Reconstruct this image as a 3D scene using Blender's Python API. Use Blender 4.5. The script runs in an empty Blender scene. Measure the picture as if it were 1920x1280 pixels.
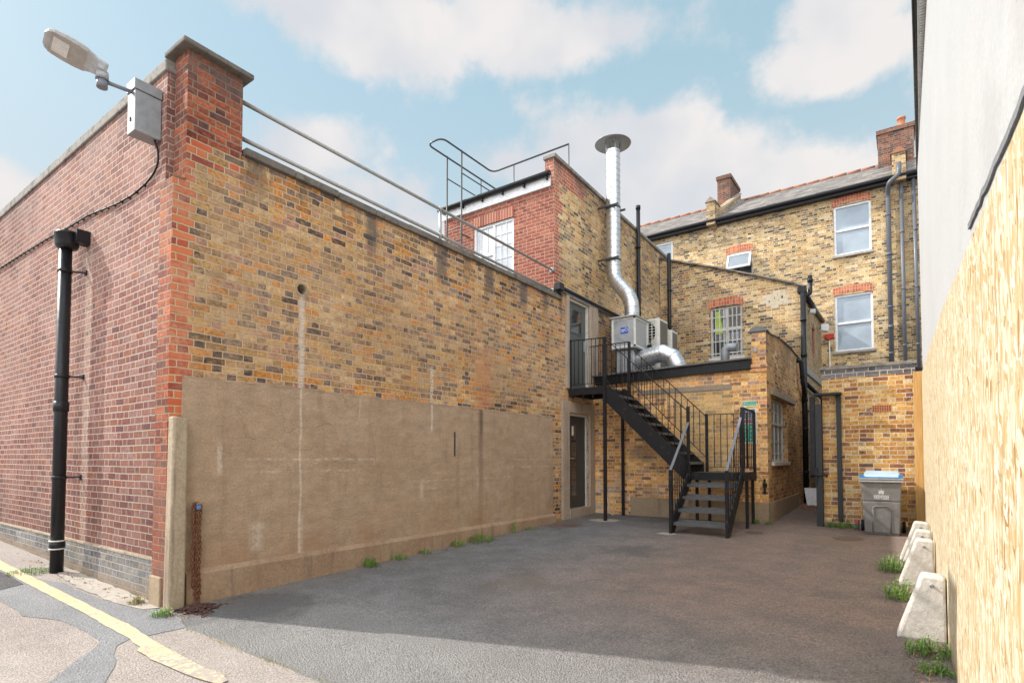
import bpy, bmesh, math, random
from mathutils import Vector, Matrix
S = bpy.context.scene
C = S.collection
rad = math.radians
# ---------------------------------------------------------------- camera
CAMH = 1.45
cam = bpy.data.objects.new('camera', bpy.data.cameras.new('camera'))
C.objects.link(cam)
cam.location = (0, 0, CAMH)
cam.rotation_euler = (rad(92), 0, rad(35.407))
cam.data.sensor_width = 36
cam.data.lens = 1041 / 1920 * 36
cam.data.shift_y = 0.09513
cam.data.clip_start = .02
cam.data.clip_end = 500
S.camera = cam
# ---------------------------------------------------------------- sun, sky, exposure
SUN_AZ = math.atan2(-3.01, -.933)          # direction towards the sun, from +Y towards +X
SUN_EL = rad(38.5)
sd = Vector((math.sin(SUN_AZ) * math.cos(SUN_EL), math.cos(SUN_AZ) * math.cos(SUN_EL), math.sin(SUN_EL)))
sun = bpy.data.objects.new('sun', bpy.data.lights.new('sun', 'SUN'))
sun.data.energy = 2.0
sun.data.angle = rad(.55)
sun.data.color = (1, .93, .83)
sun.rotation_euler = sd.to_track_quat('Z', 'Y').to_euler()
C.objects.link(sun)
S.view_settings.view_transform = 'Standard'
S.view_settings.look = 'None'
S.view_settings.exposure = 1.5
S.view_settings.gamma = 1
S.render.engine = 'CYCLES'
S.cycles.use_denoising = True
S.cycles.max_bounces = 6
S.cycles.transparent_max_bounces = 6

class NT:
    """a small wrapper that writes shader node maths as calls"""
    def __init__(s, nt):
        s.nt = nt; s.nd = nt.nodes; s.lk = nt.links
    def put(s, sock, v):
        if v is None: return
        if isinstance(v, bpy.types.NodeSocket): s.lk.new(v, sock)
        elif isinstance(v, (tuple, list)) and len(v) == 3 and sock.type == 'RGBA': sock.default_value = (*v, 1)
        else: sock.default_value = v
    def m(s, op, a=None, b=None, c=None, clamp=False):
        n = s.nd.new('ShaderNodeMath'); n.operation = op; n.use_clamp = clamp
        s.put(n.inputs[0], a); s.put(n.inputs[1], b); s.put(n.inputs[2], c)
        return n.outputs[0]
    def add(s, a, b): return s.m('ADD', a, b)
    def sub(s, a, b): return s.m('SUBTRACT', a, b)
    def mul(s, a, b): return s.m('MULTIPLY', a, b)
    def ss(s, v, a, b, lo=0., hi=1.):
        n = s.nd.new('ShaderNodeMapRange'); n.interpolation_type = 'SMOOTHSTEP'
        s.put(n.inputs[0], v); s.put(n.inputs[1], a); s.put(n.inputs[2], b); s.put(n.inputs[3], lo); s.put(n.inputs[4], hi)
        return n.outputs[0]
    def lin(s, v, a, b, lo=0., hi=1.):
        n = s.nd.new('ShaderNodeMapRange')
        s.put(n.inputs[0], v); s.put(n.inputs[1], a); s.put(n.inputs[2], b); s.put(n.inputs[3], lo); s.put(n.inputs[4], hi)
        return n.outputs[0]
    def xyz(s, x, y, z=0.):
        n = s.nd.new('ShaderNodeCombineXYZ'); s.put(n.inputs[0], x); s.put(n.inputs[1], y); s.put(n.inputs[2], z)
        return n.outputs[0]
    def sep(s, v):
        n = s.nd.new('ShaderNodeSeparateXYZ'); s.put(n.inputs[0], v); return n.outputs
    def noise(s, v, scale, detail=3., rough=.55, off=None, sc=None):
        if off or sc:
            q = s.nd.new('ShaderNodeMapping'); s.put(q.inputs[0], v)
            if off: q.inputs[1].default_value = off
            if sc: q.inputs[3].default_value = sc
            v = q.outputs[0]
        n = s.nd.new('ShaderNodeTexNoise'); s.put(n.inputs['Vector'], v)
        n.inputs['Scale'].default_value = scale; n.inputs['Detail'].default_value = detail; n.inputs['Roughness'].default_value = rough
        return n.outputs[0]
    def voro(s, v, scale, feat='F1', out=0, rnd=1.):
        n = s.nd.new('ShaderNodeTexVoronoi'); n.feature = feat; s.put(n.inputs['Vector'], v)
        n.inputs['Scale'].default_value = scale; n.inputs['Randomness'].default_value = rnd
        return n.outputs[out]
    def white(s, v):
        n = s.nd.new('ShaderNodeTexWhiteNoise'); n.noise_dimensions = '3D'; s.put(n.inputs['Vector'], v); return n.outputs
    def ramp(s, f, stops, interp='LINEAR'):
        n = s.nd.new('ShaderNodeValToRGB'); r = n.color_ramp; r.interpolation = interp
        while len(r.elements) < len(stops): r.elements.new(.5)
        for e, (p, c) in zip(r.elements, stops):
            e.position = p; e.color = (*c, 1) if len(c) == 3 else c
        s.put(n.inputs[0], f); return n.outputs[0]
    def mix(s, f, a, b, mode='MIX'):
        n = s.nd.new('ShaderNodeMix'); n.data_type = 'RGBA'; n.blend_type = mode
        s.put(n.inputs[0], f); s.put(n.inputs[6], a); s.put(n.inputs[7], b); return n.outputs[2]
    def bright(s, col, f):
        n = s.nd.new('ShaderNodeVectorMath'); n.operation = 'SCALE'; s.put(n.inputs[0], col); s.put(n.inputs[3], f); return n.outputs[0]
    def bump(s, h, strength=.5, dist=.01, normal=None):
        n = s.nd.new('ShaderNodeBump'); s.put(n.inputs['Height'], h)
        n.inputs['Strength'].default_value = strength; n.inputs['Distance'].default_value = dist
        if normal: s.put(n.inputs['Normal'], normal)
        return n.outputs[0]
    def boxm(s, u, v, u0, u1, v0, v1, e=.02, ev=None):
        ev = ev or e
        a = s.mul(s.ss(u, u0 - e, u0 + e), s.ss(u, u1 - e, u1 + e, 1., 0.))
        b = s.mul(s.ss(v, v0 - ev, v0 + ev), s.ss(v, v1 - ev, v1 + ev, 1., 0.))
        return s.mul(a, b)

# ---------------------------------------------------------------- sky with clouds (world)
W = bpy.data.worlds.new('World'); S.world = W; W.use_nodes = True
nt = NT(W.node_tree); W.node_tree.nodes.clear()
sky = W.node_tree.nodes.new('ShaderNodeTexSky'); sky.sky_type = 'NISHITA'; sky.sun_disc = False
sky.sun_elevation = SUN_EL; sky.sun_rotation = SUN_AZ
sky.air_density = 1.0; sky.dust_density = 1.5; sky.ozone_density = 1.2
tc = W.node_tree.nodes.new('ShaderNodeTexCoord').outputs['Generated']
dx, dy, dz = nt.sep(tc)
az = nt.m('ARCTAN2', dx, dy); el = nt.m('ARCSINE', dz)
nz = nt.noise(tc, 5.5, 7., .62)
nz2 = nt.noise(tc, 14, 4., .6)
# cumulus banks: azimuth, elevation, half width, half height (radians), weight
BL = [(-.98, .68, .17, .06, 1), (-.84, .66, .20, .06, 1), (-.66, .675, .15, .055, .95), (-.98, .49, .10, .055, .9), (-.90, .44, .12, .06, .65),
      (-.60, .49, .09, .05, .8), (-.46, .47, .16, .10, 1.1), (-.33, .50, .10, .07, 1), (-.28, .44, .16, .085, 1.1), (-.15, .43, .13, .055, .95),
      (-.03, .40, .12, .05, .8), (-.09, .56, .12, .045, .95), (-.06, .62, .10, .04, .9), (-1.37, .33, .11, .06, .9), (-.70, .38, .20, .05, .6),
      (-.45, .66, .26, .05, .75), (-.75, .86, .5, .12, .8), (.3, .5, .25, .12, 1), (.8, .6, .4, .15, 1), (1.6, .5, .4, .12, .9), (2.6, .6, .5, .15, 1), (-2.2, .5, .3, .1, .8)]
tot = None
for (a, e, ra, re, w) in BL:
    u = nt.m('DIVIDE', nt.sub(az, a), ra); v = nt.m('DIVIDE', nt.sub(el, e), re)
    q = nt.m('MULTIPLY_ADD', u, u, nt.mul(v, v))
    g_ = nt.mul(nt.m('EXPONENT', nt.mul(q, -.75)), w)
    tot = g_ if tot is None else nt.m('MAXIMUM', tot, g_)
dens = nt.m('MULTIPLY_ADD', nt.sub(nz, .5), 1.5, tot)
dens = nt.m('MULTIPLY_ADD', nt.sub(nz2, .5), .40, dens)
# unseen bright cloud overhead and behind the camera, added to fill the shade
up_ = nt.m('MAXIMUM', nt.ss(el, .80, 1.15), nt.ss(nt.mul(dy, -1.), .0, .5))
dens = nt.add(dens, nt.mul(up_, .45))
cmask = nt.ss(dens, .30, .66)
hz = nt.ss(el, .22, .66, .85, .0)
skyc = nt.mix(.72, sky.outputs[0], (2.85, 4.15, 4.6))
skyc = nt.mix(hz, skyc, (3.7, 4.2, 4.5))
shade = nt.ss(nt.noise(tc, 3.2, 4., .6, off=(3, 1, .25)), .36, .62)
ccol = nt.bright(nt.mix(shade, (4.1, 4.2, 4.45), (5.2, 4.95, 4.85)), nt.m('MULTIPLY_ADD', up_, 3.5, 1.))  # the added unseen cloud is boosted as fill light
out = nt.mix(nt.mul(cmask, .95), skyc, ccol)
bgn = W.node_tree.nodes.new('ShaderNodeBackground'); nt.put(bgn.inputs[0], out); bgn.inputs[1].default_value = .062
wo = W.node_tree.nodes.new('ShaderNodeOutputWorld'); W.node_tree.links.new(bgn.outputs[0], wo.inputs[0])

# ---------------------------------------------------------------- materials
MATS = {}
def mat(name, fn=None, **kw):
    if name in MATS: return MATS[name]
    m = bpy.data.materials.new(name); m.use_nodes = True
    t = NT(m.node_tree); t.nd.clear()
    b = t.nd.new('ShaderNodeBsdfPrincipled'); o = t.nd.new('ShaderNodeOutputMaterial'); t.lk.new(b.outputs[0], o.inputs[0])
    t.b = b
    for k, v in kw.items(): t.put(b.inputs[k.replace('_', ' ')], v)
    if fn: fn(t, b)
    MATS[name] = m
    return m
def uvn(t):
    n = t.nd.new('ShaderNodeUVMap'); n.uv_map = 'UVMap'; return n.outputs[0]
def objc(t): return t.nd.new('ShaderNodeTexCoord').outputs['Object']
def geo(t): return t.nd.new('ShaderNodeNewGeometry').outputs['Position']

CH = .0757
def brick(name, pal, mortar, mw=.0055, u0=0., smear=.35, bumpd=.006, bond='flemish', rowoff=0., quoin=None, extra=None, rough=.88, dirt=.3, jit=.006, tone=(.8, 1.15), two=.6, gain=1.22):
    def fn(t, b):
        uv = uvn(t)
        us, vs, _ = t.sep(uv)
        nd = t.noise(uv, 9., 3.)
        nd2 = t.noise(uv, 9., 3., off=(7.3, 2.1, 0))
        u = t.m('MULTIPLY_ADD', t.sub(nd, .5), jit * 2.6, t.sub(us, u0))
        v = t.m('MULTIPLY_ADD', t.sub(nd2, .5), jit * 2.2, t.sub(vs, rowoff))
        v = t.m('MULTIPLY_ADD', t.sub(t.noise(uv, 1.7, 2., off=(2, 2, 0), sc=(1, .15, 1)), .5), .016, v)
        row = t.m('FLOOR', t.m('DIVIDE', v, CH))
        lv = t.sub(v, t.mul(row, CH))
        par = t.m('FLOORED_MODULO', row, 2.) if bond != 'x' else 0
        rj = t.mul(t.sub(t.white(t.xyz(row, 3.1, 1.7))[0], .5), .03)
        if bond == 'flemish':
            P, L = .3375, .225
            up = t.add(u, t.add(t.mul(par, P / 2), rj))
            cell = t.m('FLOOR', t.m('DIVIDE', up, P)); lu = t.sub(up, t.mul(cell, P))
            hd = t.m('GREATER_THAN', lu, L)
            ll = t.sub(lu, t.mul(hd, L))
            ln = t.m('MULTIPLY_ADD', hd, -.1125, .225)
        else:
            P, L = .225, .225
            # stretcher courses with a header course every fourth
            isd = t.m('LESS_THAN', t.m('FLOORED_MODULO', row, 4.), .5)
            sz = t.m('MULTIPLY_ADD', isd, -.1125, .225)
            up = t.add(u, t.add(t.mul(par, .1125), rj))
            cell = t.m('FLOOR', t.m('DIVIDE', up, sz)); ll = t.sub(up, t.mul(cell, sz)); ln = sz; hd = isd
        du = t.m('MINIMUM', ll, t.sub(ln, ll)); dv = t.m('MINIMUM', lv, t.sub(CH, lv))
        fine = t.noise(uv, 60., 3., .7)
        ed = t.m('MULTIPLY_ADD', t.sub(fine, .5), .009, t.m('MINIMUM', du, dv))
        msk = t.ss(ed, mw - .0022, mw + .0028)                 # 1 on brick
        idv = t.xyz(t.m('MULTIPLY_ADD', cell, 2., hd), row, 4.2)
        wn = t.white(idv)
        n = len(pal); stops = []; acc = 0; tw = sum(p[1] for p in pal)
        for c_, w_ in pal:
            stops.append((acc / tw, c_)); acc += w_
        col = t.ramp(wn[0], stops, 'CONSTANT')
        # tone of each brick, blotches inside each brick
        rx = t.sep(wn[1])
        col = t.bright(col, t.lin(rx[1], 0., 1., tone[0], tone[1]))
        inb = t.noise(uv, 26., 4., .65)
        col = t.bright(col, t.ss(inb, .3, .7, .62, 1.32))
        # second firing colour showing in patches on the same brick
        wn2 = t.white(t.xyz(t.m('MULTIPLY_ADD', cell, 2., hd), row, 9.7))
        col2 = t.ramp(wn2[0], stops, 'CONSTANT')
        pt = t.noise(uv, 17., 4., .7, off=(8.1, 3.3, 0))
        col = t.mix(t.mul(t.ss(pt, .47, .60), two), col, col2)
        spk = t.ss(t.noise(uv, 75., 3., .8), .57, .68)
        col = t.mix(t.mul(spk, .6), col, t.bright(col, .35))
        if quoin: col = quoin(t, us, vs, u, v, row, cell, hd, ln, rx, col, P, par)
        mcol = t.bright(t.mix(t.noise(uv, 3., 4.), t.bright(mortar_rgb(t, mortar), .8), mortar), t.lin(fine, .2, .8, .8, 1.15))
        big = t.noise(uv, 1.1, 5., .65)
        sm = t.mul(t.ss(big, .46, .62), smear)
        sm = t.mul(sm, t.ss(t.noise(uv, 21., 3., .7), .33, .6))
        col = t.mix(sm, col, mcol)
        col = t.mix(msk, mcol, col)
        # large scale soot and washing
        d = t.noise(uv, .55, 5., .6, off=(11, 5, 0))
        col = t.bright(col, t.ss(d, .3, .7, 1 - dirt, 1 + dirt * .35))
        col = t.bright(col, gain)
        h = t.m('MULTIPLY_ADD', inb, .3, msk)
        if extra:
            col = extra(t, us, vs, uv, col)
        t.put(b.inputs['Base Color'], col)
        t.put(b.inputs['Normal'], t.bump(t.add(h, t.mul(fine, .25)), .75, bumpd))
        b.inputs['Roughness'].default_value = rough
        b.inputs['Specular IOR Level'].default_value = .25
    return mat(name, fn)
def mortar_rgb(t, c):
    n = t.nd.new('ShaderNodeRGB'); n.outputs[0].default_value = (*c, 1); return n.outputs[0]

RED = (.50, .115, .045)
YCORN = 2.45
def side_quoin(t, us, vs, u, v, row, cell, hd, ln, rx, col, P, par):
    uc = t.add(t.sub(t.m('MULTIPLY_ADD', cell, P, t.mul(hd, .225)), t.mul(par, P / 2)), t.mul(ln, .5))
    # the quoins, and the foot of the pier dying into the yellow wall
    lim = t.m('MAXIMUM', .2, t.mul(t.ss(vs, 4.3, 4.62), t.m('MULTIPLY_ADD', rx[1], .45, .30)))
    red = t.mul(t.m('LESS_THAN', uc, lim), t.m('GREATER_THAN', us, 0.))
    rc = t.ramp(rx[2], [(0, (.46, .11, .05)), (.35, (.38, .085, .045)), (.6, (.50, .15, .065)), (.85, (.24, .06, .045))], 'CONSTANT')
    return t.mix(red, col, rc)
def side_stains(t, us, vs, uv, col):
    # worn flush pointing smeared over the middle courses
    mid = t.mul(t.ss(vs, 4.35, 3.7), t.ss(vs, 2.3, 2.75))
    sm = t.mul(mid, t.mul(t.ss(t.noise(uv, .9, 5., .7, off=(6, 6, 0)), .36, .56), t.ss(t.noise(uv, 13., 5., .75, off=(1, 7, 0)), .38, .60)))
    col = t.mix(t.mul(sm, .62), col, t.bright(mortar_rgb(t, (.50, .35, .22)), t.ss(t.noise(uv, 7., 4.), .3, .7, .75, 1.2)))
    wv = t.m('MULTIPLY_ADD', t.sub(t.noise(uv, 5., 4., .7), .5), .10, us)
    fl = t.noise(uv, 30., 4., .75)
    # soot and damp below the coping, in patches
    top = t.ss(vs, 4.1, 4.78)
    patch = t.ss(t.noise(uv, 1.6, 4., .6, sc=(1.6, .45, 1)), .53, .68)
    col = t.mix(t.mul(t.mul(top, patch), .75), col, (.10, .085, .075))
    for (a, w, z0) in ((4.95, .09, 4.25), (6.35, .12, 4.2), (7.55, .11, 4.3), (8.6, .12, 4.3), (9.4, .08, 4.4)):
        k = t.boxm(wv, vs, a - w, a + w, z0, 4.9, .05, .22)
        col = t.mix(t.mul(k, .7), col, (.085, .08, .08))
    # lime run under the first overflow hole, smaller lime runs, rust run under the second
    k = t.mul(t.boxm(wv, vs, 3.865, 3.935, 2.2, 3.38, .025, .05), t.ss(fl, .3, .5))
    col = t.mix(t.mul(k, .85), col, (.62, .55, .48))
    k = t.mul(t.boxm(wv, vs, 6.09, 6.16, 2.2, 2.83, .02, .05), t.ss(fl, .42, .55))
    col = t.mix(t.mul(k, .85), col, (.66, .60, .54))
    k = t.mul(t.boxm(wv, vs, 7.18, 7.62, 2.2, 3.25, .16, .25), t.ss(fl, .25, .6))
    col = t.mix(t.mul(k, .6), col, (.52, .20, .085))
    return col
def top_soot(z0, z1, amt=.7, sx=.8):
    def f(t, us, vs, uv, col):
        k = t.mul(t.ss(vs, z0, z1), t.ss(t.noise(uv, 2., 5., .65, sc=(sx, .5, 1)), .40, .62))
        return t.mix(t.mul(k, amt), col, (.10, .085, .08))
    return f

def street_extra(t, us, vs, uv, col):
    k = t.mul(t.ss(vs, 5.0, 5.5), t.ss(t.noise(uv, 2., 5., .65), .42, .6))
    col = t.mix(t.mul(k, .65), col, (.12, .10, .095))
    # pale lime wash beside the downpipe
    k = t.mul(t.boxm(t.m('MULTIPLY_ADD', t.sub(t.noise(uv, 4., 3.), .5), .08, us), vs, -8.28, -8.08, .1, 4.2, .03, .2), t.ss(t.noise(uv, 25., 3., .7), .35, .55))
    col = t.mix(t.mul(k, .38), col, (.52, .44, .36))
    wl = t.mul(t.ss(t.noise(uv, .9, 6., .7, off=(2, 9, 0)), .38, .62), t.ss(vs, 1.6, 3.6, .3, 1.))
    wl = t.mul(wl, t.ss(t.noise(uv, 24., 4., .75), .3, .6))
    col = t.mix(t.mul(wl, .28), col, (.55, .38, .33))
    lo = t.mul(t.ss(vs, 2.2, .5), t.ss(t.noise(uv, .8, 4.), .3, .6)); col = t.bright(col, t.sub(1., t.mul(lo, .22)))
    return col

PY = [((.44, .25, .085), 3), ((.25, .145, .07), 3), ((.48, .32, .16), 2.2), ((.075, .055, .048), 1.7), ((.46, .19, .045), 2.2), ((.135, .10, .088), 1.8), ((.38, .24, .125), 2), ((.32, .17, .12), 1.4)]
M_side = brick('stock_brick_side', PY, (.55, .40, .27), u0=YCORN, smear=.34, gain=1.28, jit=.009, mw=.0062, two=.5, bumpd=.010, tone=(.78, 1.16), quoin=side_quoin, extra=side_stains, dirt=.22)
PR = [((.31, .115, .09), 3), ((.25, .085, .07), 2), ((.36, .15, .12), 2), ((.20, .075, .07), 1.5), ((.38, .20, .17), 1.6), ((.36, .13, .075), .8)]
M_street = brick('red_brick_street', PR, (.74, .60, .48), mw=.0055, smear=.12, jit=.004, extra=street_extra, dirt=.18, tone=(.85, 1.12), gain=.73)
def plinth_extra(t, us, vs, uv, col):
    # splashed mud and cement rising from the pavement, which climbs to the left
    base = t.m('MULTIPLY_ADD', t.sub(-5.8, us), .027, .0)
    h = t.sub(vs, base)
    k = t.mul(t.ss(t.m('MULTIPLY_ADD', t.sub(t.noise(uv, 5., 5., .7), .5), .25, h), .17, .03), t.ss(t.noise(uv, 16., 4., .7), .25, .5))
    return t.mix(t.mul(k, .85), col, (.25, .185, .13))
M_bluep = brick('blue_brick_plinth', [((.14, .145, .155), 3), ((.18, .185, .19), 2), ((.10, .10, .11), 2), ((.21, .19, .17), 1)], (.36, .32, .26), smear=.35, jit=.006, extra=plinth_extra)
def quoin_extra(t, us, vs, uv, col):
    col = top_soot(4.7, 5.6, .6)(t, us, vs, uv, col)
    k = t.mul(t.ss(vs, 1.7, .9), t.ss(t.noise(uv, 2.2, 4.), .25, .5))
    return t.mix(t.mul(k, .6), col, (.17, .09, .07))
M_quoin = brick('red_quoin_brick', [((.42, .115, .055), 3), ((.34, .085, .05), 2), ((.46, .15, .075), 2), ((.22, .065, .05), 1.6), ((.16, .08, .07), 1)], (.42, .32, .23), u0=YCORN, smear=.25, gain=.95, extra=quoin_extra)
PM = [((.33, .10, .065), 3), ((.28, .075, .055), 2), ((.38, .14, .09), 2)]
M_mred = brick('new_red_brick', PM, (.50, .36, .27), mw=.006, smear=.05, jit=.003, dirt=.1, bond='garden', gain=.92)
PB = [((.50, .35, .16), 3), ((.37, .24, .11), 3), ((.56, .43, .25), 2.4), ((.08, .068, .06), 2.2), ((.19, .13, .085), 2), ((.44, .25, .09), 1.4)]
def tall_quoin(t, us, vs, u, v, row, cell, hd, ln, rx, col, P, par):
    uc = t.add(t.sub(t.m('MULTIPLY_ADD', cell, P, t.mul(hd, .225)), t.mul(par, P / 2)), t.mul(ln, .5))
    lim = t.m('MAXIMUM', .34, t.mul(t.m('GREATER_THAN', vs, 7.35), 1.5))
    red = t.m('LESS_THAN', t.add(uc, t.mul(rx[0], .2)), lim)
    return t.mix(red, col, t.ramp(rx[2], [(0, (.33, .10, .065)), (.5, (.27, .075, .055))], 'CONSTANT'))
M_tall = brick('weathered_stock_brick', [((.45, .29, .12), 3), ((.31, .19, .085), 3), ((.49, .35, .18), 2), ((.07, .06, .055), 1.8), ((.20, .13, .08), 2), ((.42, .22, .08), 1.6)], (.50, .41, .29), u0=9.9, smear=.4, gain=1.5, quoin=tall_quoin, extra=top_soot(7.0, 7.8, .6))
M_back = brick('yellow_stock_brick', PB, (.62, .53, .37), smear=.25, dirt=.25, bumpd=.006, extra=top_soot(9.0, 9.9, .3))
M_mid = brick('brown_stock_brick', gain=1.45, pal=[((.37, .255, .11), 3), ((.24, .155, .075), 3), ((.44, .33, .17), 2), ((.075, .06, .052), 2), ((.17, .115, .07), 2), ((.36, .19, .07), 1.4)], mortar=(.52, .43, .31), smear=.3, dirt=.3)
M_midside = brick('brown_stock_brick_side', [((.35, .26, .135), 3), ((.27, .19, .10), 3), ((.41, .32, .19), 2), ((.12, .095, .08), 1.2), ((.33, .20, .09), 1)], (.42, .35, .25), smear=.3, dirt=.3)
PE = [((.44, .225, .065), 3), ((.33, .16, .055), 2.4), ((.50, .31, .12), 2.4), ((.15, .075, .045), 2), ((.40, .20, .10), 1.4), ((.23, .14, .11), 1)]
def ext_extra(t, us, vs, uv, col):
    # tidier, paler infill of the blocked up opening; lime and damp near the ground
    k = t.boxm(us, vs, -3.95, -2.80, .95, 2.84, .004)
    col = t.mix(t.mul(k, .45), col, (.52, .40, .20))
    k = t.mul(t.ss(vs, 1.5, .4), t.ss(t.noise(uv, 3.2, 5., .65), .46, .60))
    k = t.mul(k, t.ss(us, -3.9, -4.6))
    col = t.mix(t.mul(k, .7), col, (.52, .46, .40))
    k = t.mul(t.boxm(t.m('MULTIPLY_ADD', t.sub(t.noise(uv, 4., 4.), .5), .3, us), vs, -5.2, -4.35, .2, 3.1, .25), t.ss(t.noise(uv, 2.3, 4.), .42, .62))
    return t.mix(t.mul(k, .45), col, (.12, .09, .075))
M_ext = brick('orange_stock_brick', PE, (.50, .38, .24), u0=-2.16, smear=.3, gain=2.0, extra=ext_extra, dirt=.25)
M_exts = brick('orange_stock_brick_side', PE, (.44, .34, .23), u0=11.45, smear=.4, gain=1.4, dirt=.35, extra=top_soot(3.2, 4.0, .4))
M_bin = brick('bright_orange_brick', [((.50, .27, .08), 3), ((.40, .19, .055), 2.4), ((.54, .36, .13), 2), ((.22, .10, .055), 1.8), ((.17, .09, .075), .9), ((.60, .45, .24), 1)], (.66, .53, .38), u0=-1.25, mw=.0062, smear=.12, bond='garden', dirt=.14)
M_bluetop = brick('blue_engineering_brick', [((.13, .135, .155), 3), ((.17, .175, .20), 2), ((.09, .09, .105), 2)], (.55, .47, .36), u0=-1.25, rowoff=2.91, smear=.1, dirt=.1)
M_chim = brick('sooty_red_brick', [((.25, .10, .07), 3), ((.17, .085, .065), 2), ((.33, .15, .09), 2), ((.10, .075, .07), 2)], (.36, .30, .24), smear=.2, gain=.8)
def archmat(t, b):
    # soldier course: thin upright bricks
    uv = uvn(t); us, vs, _ = t.sep(uv)
    cell = t.m('FLOOR', t.m('DIVIDE', us, .0757)); lu = t.sub(us, t.mul(cell, .0757))
    r2 = t.m('FLOOR', t.m('DIVIDE', vs, .1125)); lv = t.sub(vs, t.mul(r2, .1125))
    d = t.m('MINIMUM', t.m('MINIMUM', lu, t.sub(.0757, lu)), t.m('MINIMUM', lv, t.sub(.1125, lv)))
    msk = t.ss(t.m('MULTIPLY_ADD', t.sub(t.noise(uv, 50., 3.), .5), .005, d), .004, .009)
    w = t.white(t.xyz(cell, r2, 1.))
    col = t.ramp(w[0], [(0, (.50, .13, .055)), (.4, (.42, .10, .05)), (.7, (.56, .19, .09))], 'CONSTANT')
    col = t.bright(col, t.ss(t.noise(uv, 20., 4.), .3, .7, .8, 1.15))
    t.put(b.inputs['Base Color'], t.mix(msk, (.50, .36, .25), col))
    t.put(b.inputs['Normal'], t.bump(msk, .6, .004)); b.inputs['Roughness'].default_value = .85
M_arch = mat('red_arch_brick', archmat)

def renderpanel(t, b):
    uv = uvn(t); us, vs, _ = t.sep(uv)
    n1 = t.noise(uv, .9, 6., .6); n2 = t.noise(uv, 6., 5., .65); n3 = t.noise(uv, 45., 4., .7)
    col = t.ramp(n1, [(.25, (.36, .245, .16)), (.5, (.415, .295, .20)), (.78, (.45, .335, .24))])
    tr = t.noise(uv, 3.5, 5., .7, off=(9, 2, 0), sc=(.6, 1.6, 1))
    col = t.bright(col, t.ss(tr, .3, .7, .93, 1.05)); col = t.bright(col, t.ss(n2, .25, .75, .86, 1.1)); col = t.bright(col, t.ss(n3, .25, .75, .82, 1.14))
    st = t.noise(uv, 3., 4., .6, sc=(2.2, .18, 1))
    col = t.mix(t.mul(t.ss(st, .52, .72), .22), col, (.36, .29, .22))
    col = t.mix(t.mul(t.ss(st, .47, .28), .25), col, (.15, .105, .075))
    low = t.mul(t.ss(vs, 1.0, .3), t.ss(t.noise(uv, 1.7, 4., .6), .4, .65))
    col = t.mix(t.mul(low, .5), col, (.36, .20, .10))
    wu = t.m('MULTIPLY_ADD', t.sub(t.noise(uv, 2.5, 3.), .5), .06, us)
    wv = t.m('MULTIPLY_ADD', t.sub(t.noise(uv, 2.5, 3., off=(5, 5, 0)), .5), .05, vs)
    brk = t.ss(t.noise(uv, 28., 4., .75), .40, .56)
    brk2 = t.ss(t.noise(uv, 9., 4., .7), .42, .6)
    pale = (.64, .56, .48)
    for (a, c_, z0, z1, w, am) in ((3.885, .012, .3, 2.3, .012, .75), (3.90, .03, .3, .8, .02, .4), (6.10, .02, 1.85, 2.28, .012, .75), (2.94, .025, 1.3, 1.6, .012, .6), (3.36, .07, .45, .75, .05, .5), (4.75, .01, 1.95, 2.25, .008, .4), (7.2, .02, .9, 1.3, .02, .35), (5.9, .03, .85, 1.1, .03, .4)):
        k = t.mul(t.boxm(wu, vs, a - c_, a + c_, z0, z1, w, .04), t.add(.35, t.mul(brk, .65)))
        col = t.mix(t.mul(k, am), col, pale)
    for (z, a, c_, am) in ((1.44, 3.2, 5.0, .55), (1.30, 3.3, 4.7, .42), (1.43, 8.0, 9.6, .35), (1.30, 7.8, 9.6, .35), (1.12, 5.6, 8.2, .3), (1.0, 5.9, 6.3, .35)):
        k = t.mul(t.boxm(us, wv, a, c_, z - .012, z + .012, .1, .012), brk2)
        col = t.mix(t.mul(k, am), col, pale)
    k = t.boxm(us, vs, 6.60, 6.64, 1.48, 1.87, .008); col = t.mix(k, col, (.05, .045, .04))
    k = t.mul(t.boxm(wu, vs, 7.22, 7.33, .35, 2.3, .05, .1), t.ss(vs, .3, 2.3, .25, 1.)); col = t.mix(t.mul(k, .7), col, (.15, .08, .055))
    k = t.mul(t.boxm(wu, vs, 7.27, 7.31, 1.85, 2.3, .03, .1), 1.); col = t.mix(t.mul(k, .6), col, (.05, .04, .035))
    k = t.mul(t.ss(wv, 2.22, 2.29), t.ss(t.noise(uv, 4., 3.), .35, .6)); col = t.mix(t.mul(k, .4), col, (.10, .08, .07))
    ckx = t.voro(t.xyz(t.m('MULTIPLY_ADD', n2, .35, us), t.m('MULTIPLY_ADD', n1, .8, vs)), .8, 'DISTANCE_TO_EDGE')
    col = t.mix(t.mul(t.mul(t.ss(ckx, .006, .002), t.ss(t.noise(uv, 1.3, 3., off=(3, 1, 0)), .45, .55)), .28), col, (.13, .09, .06))
    sp = t.ss(t.voro(uv, 7.), .05, .02); col = t.mix(t.mul(sp, .7), col, (.60, .53, .46))
    sp = t.ss(t.voro(t.xyz(t.add(us, 3.), vs), 4.), .03, .015); col = t.mix(t.mul(sp, .7), col, (.10, .07, .05))
    t.put(b.inputs['Base Color'], col); b.inputs['Roughness'].default_value = .92
    t.put(b.inputs['Normal'], t.bump(t.add(t.mul(tr, 1.6), t.add(t.mul(n2, .8), t.mul(n3, .4))), .75, .014))
M_render = mat('brown_cement_render', renderpanel)

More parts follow.
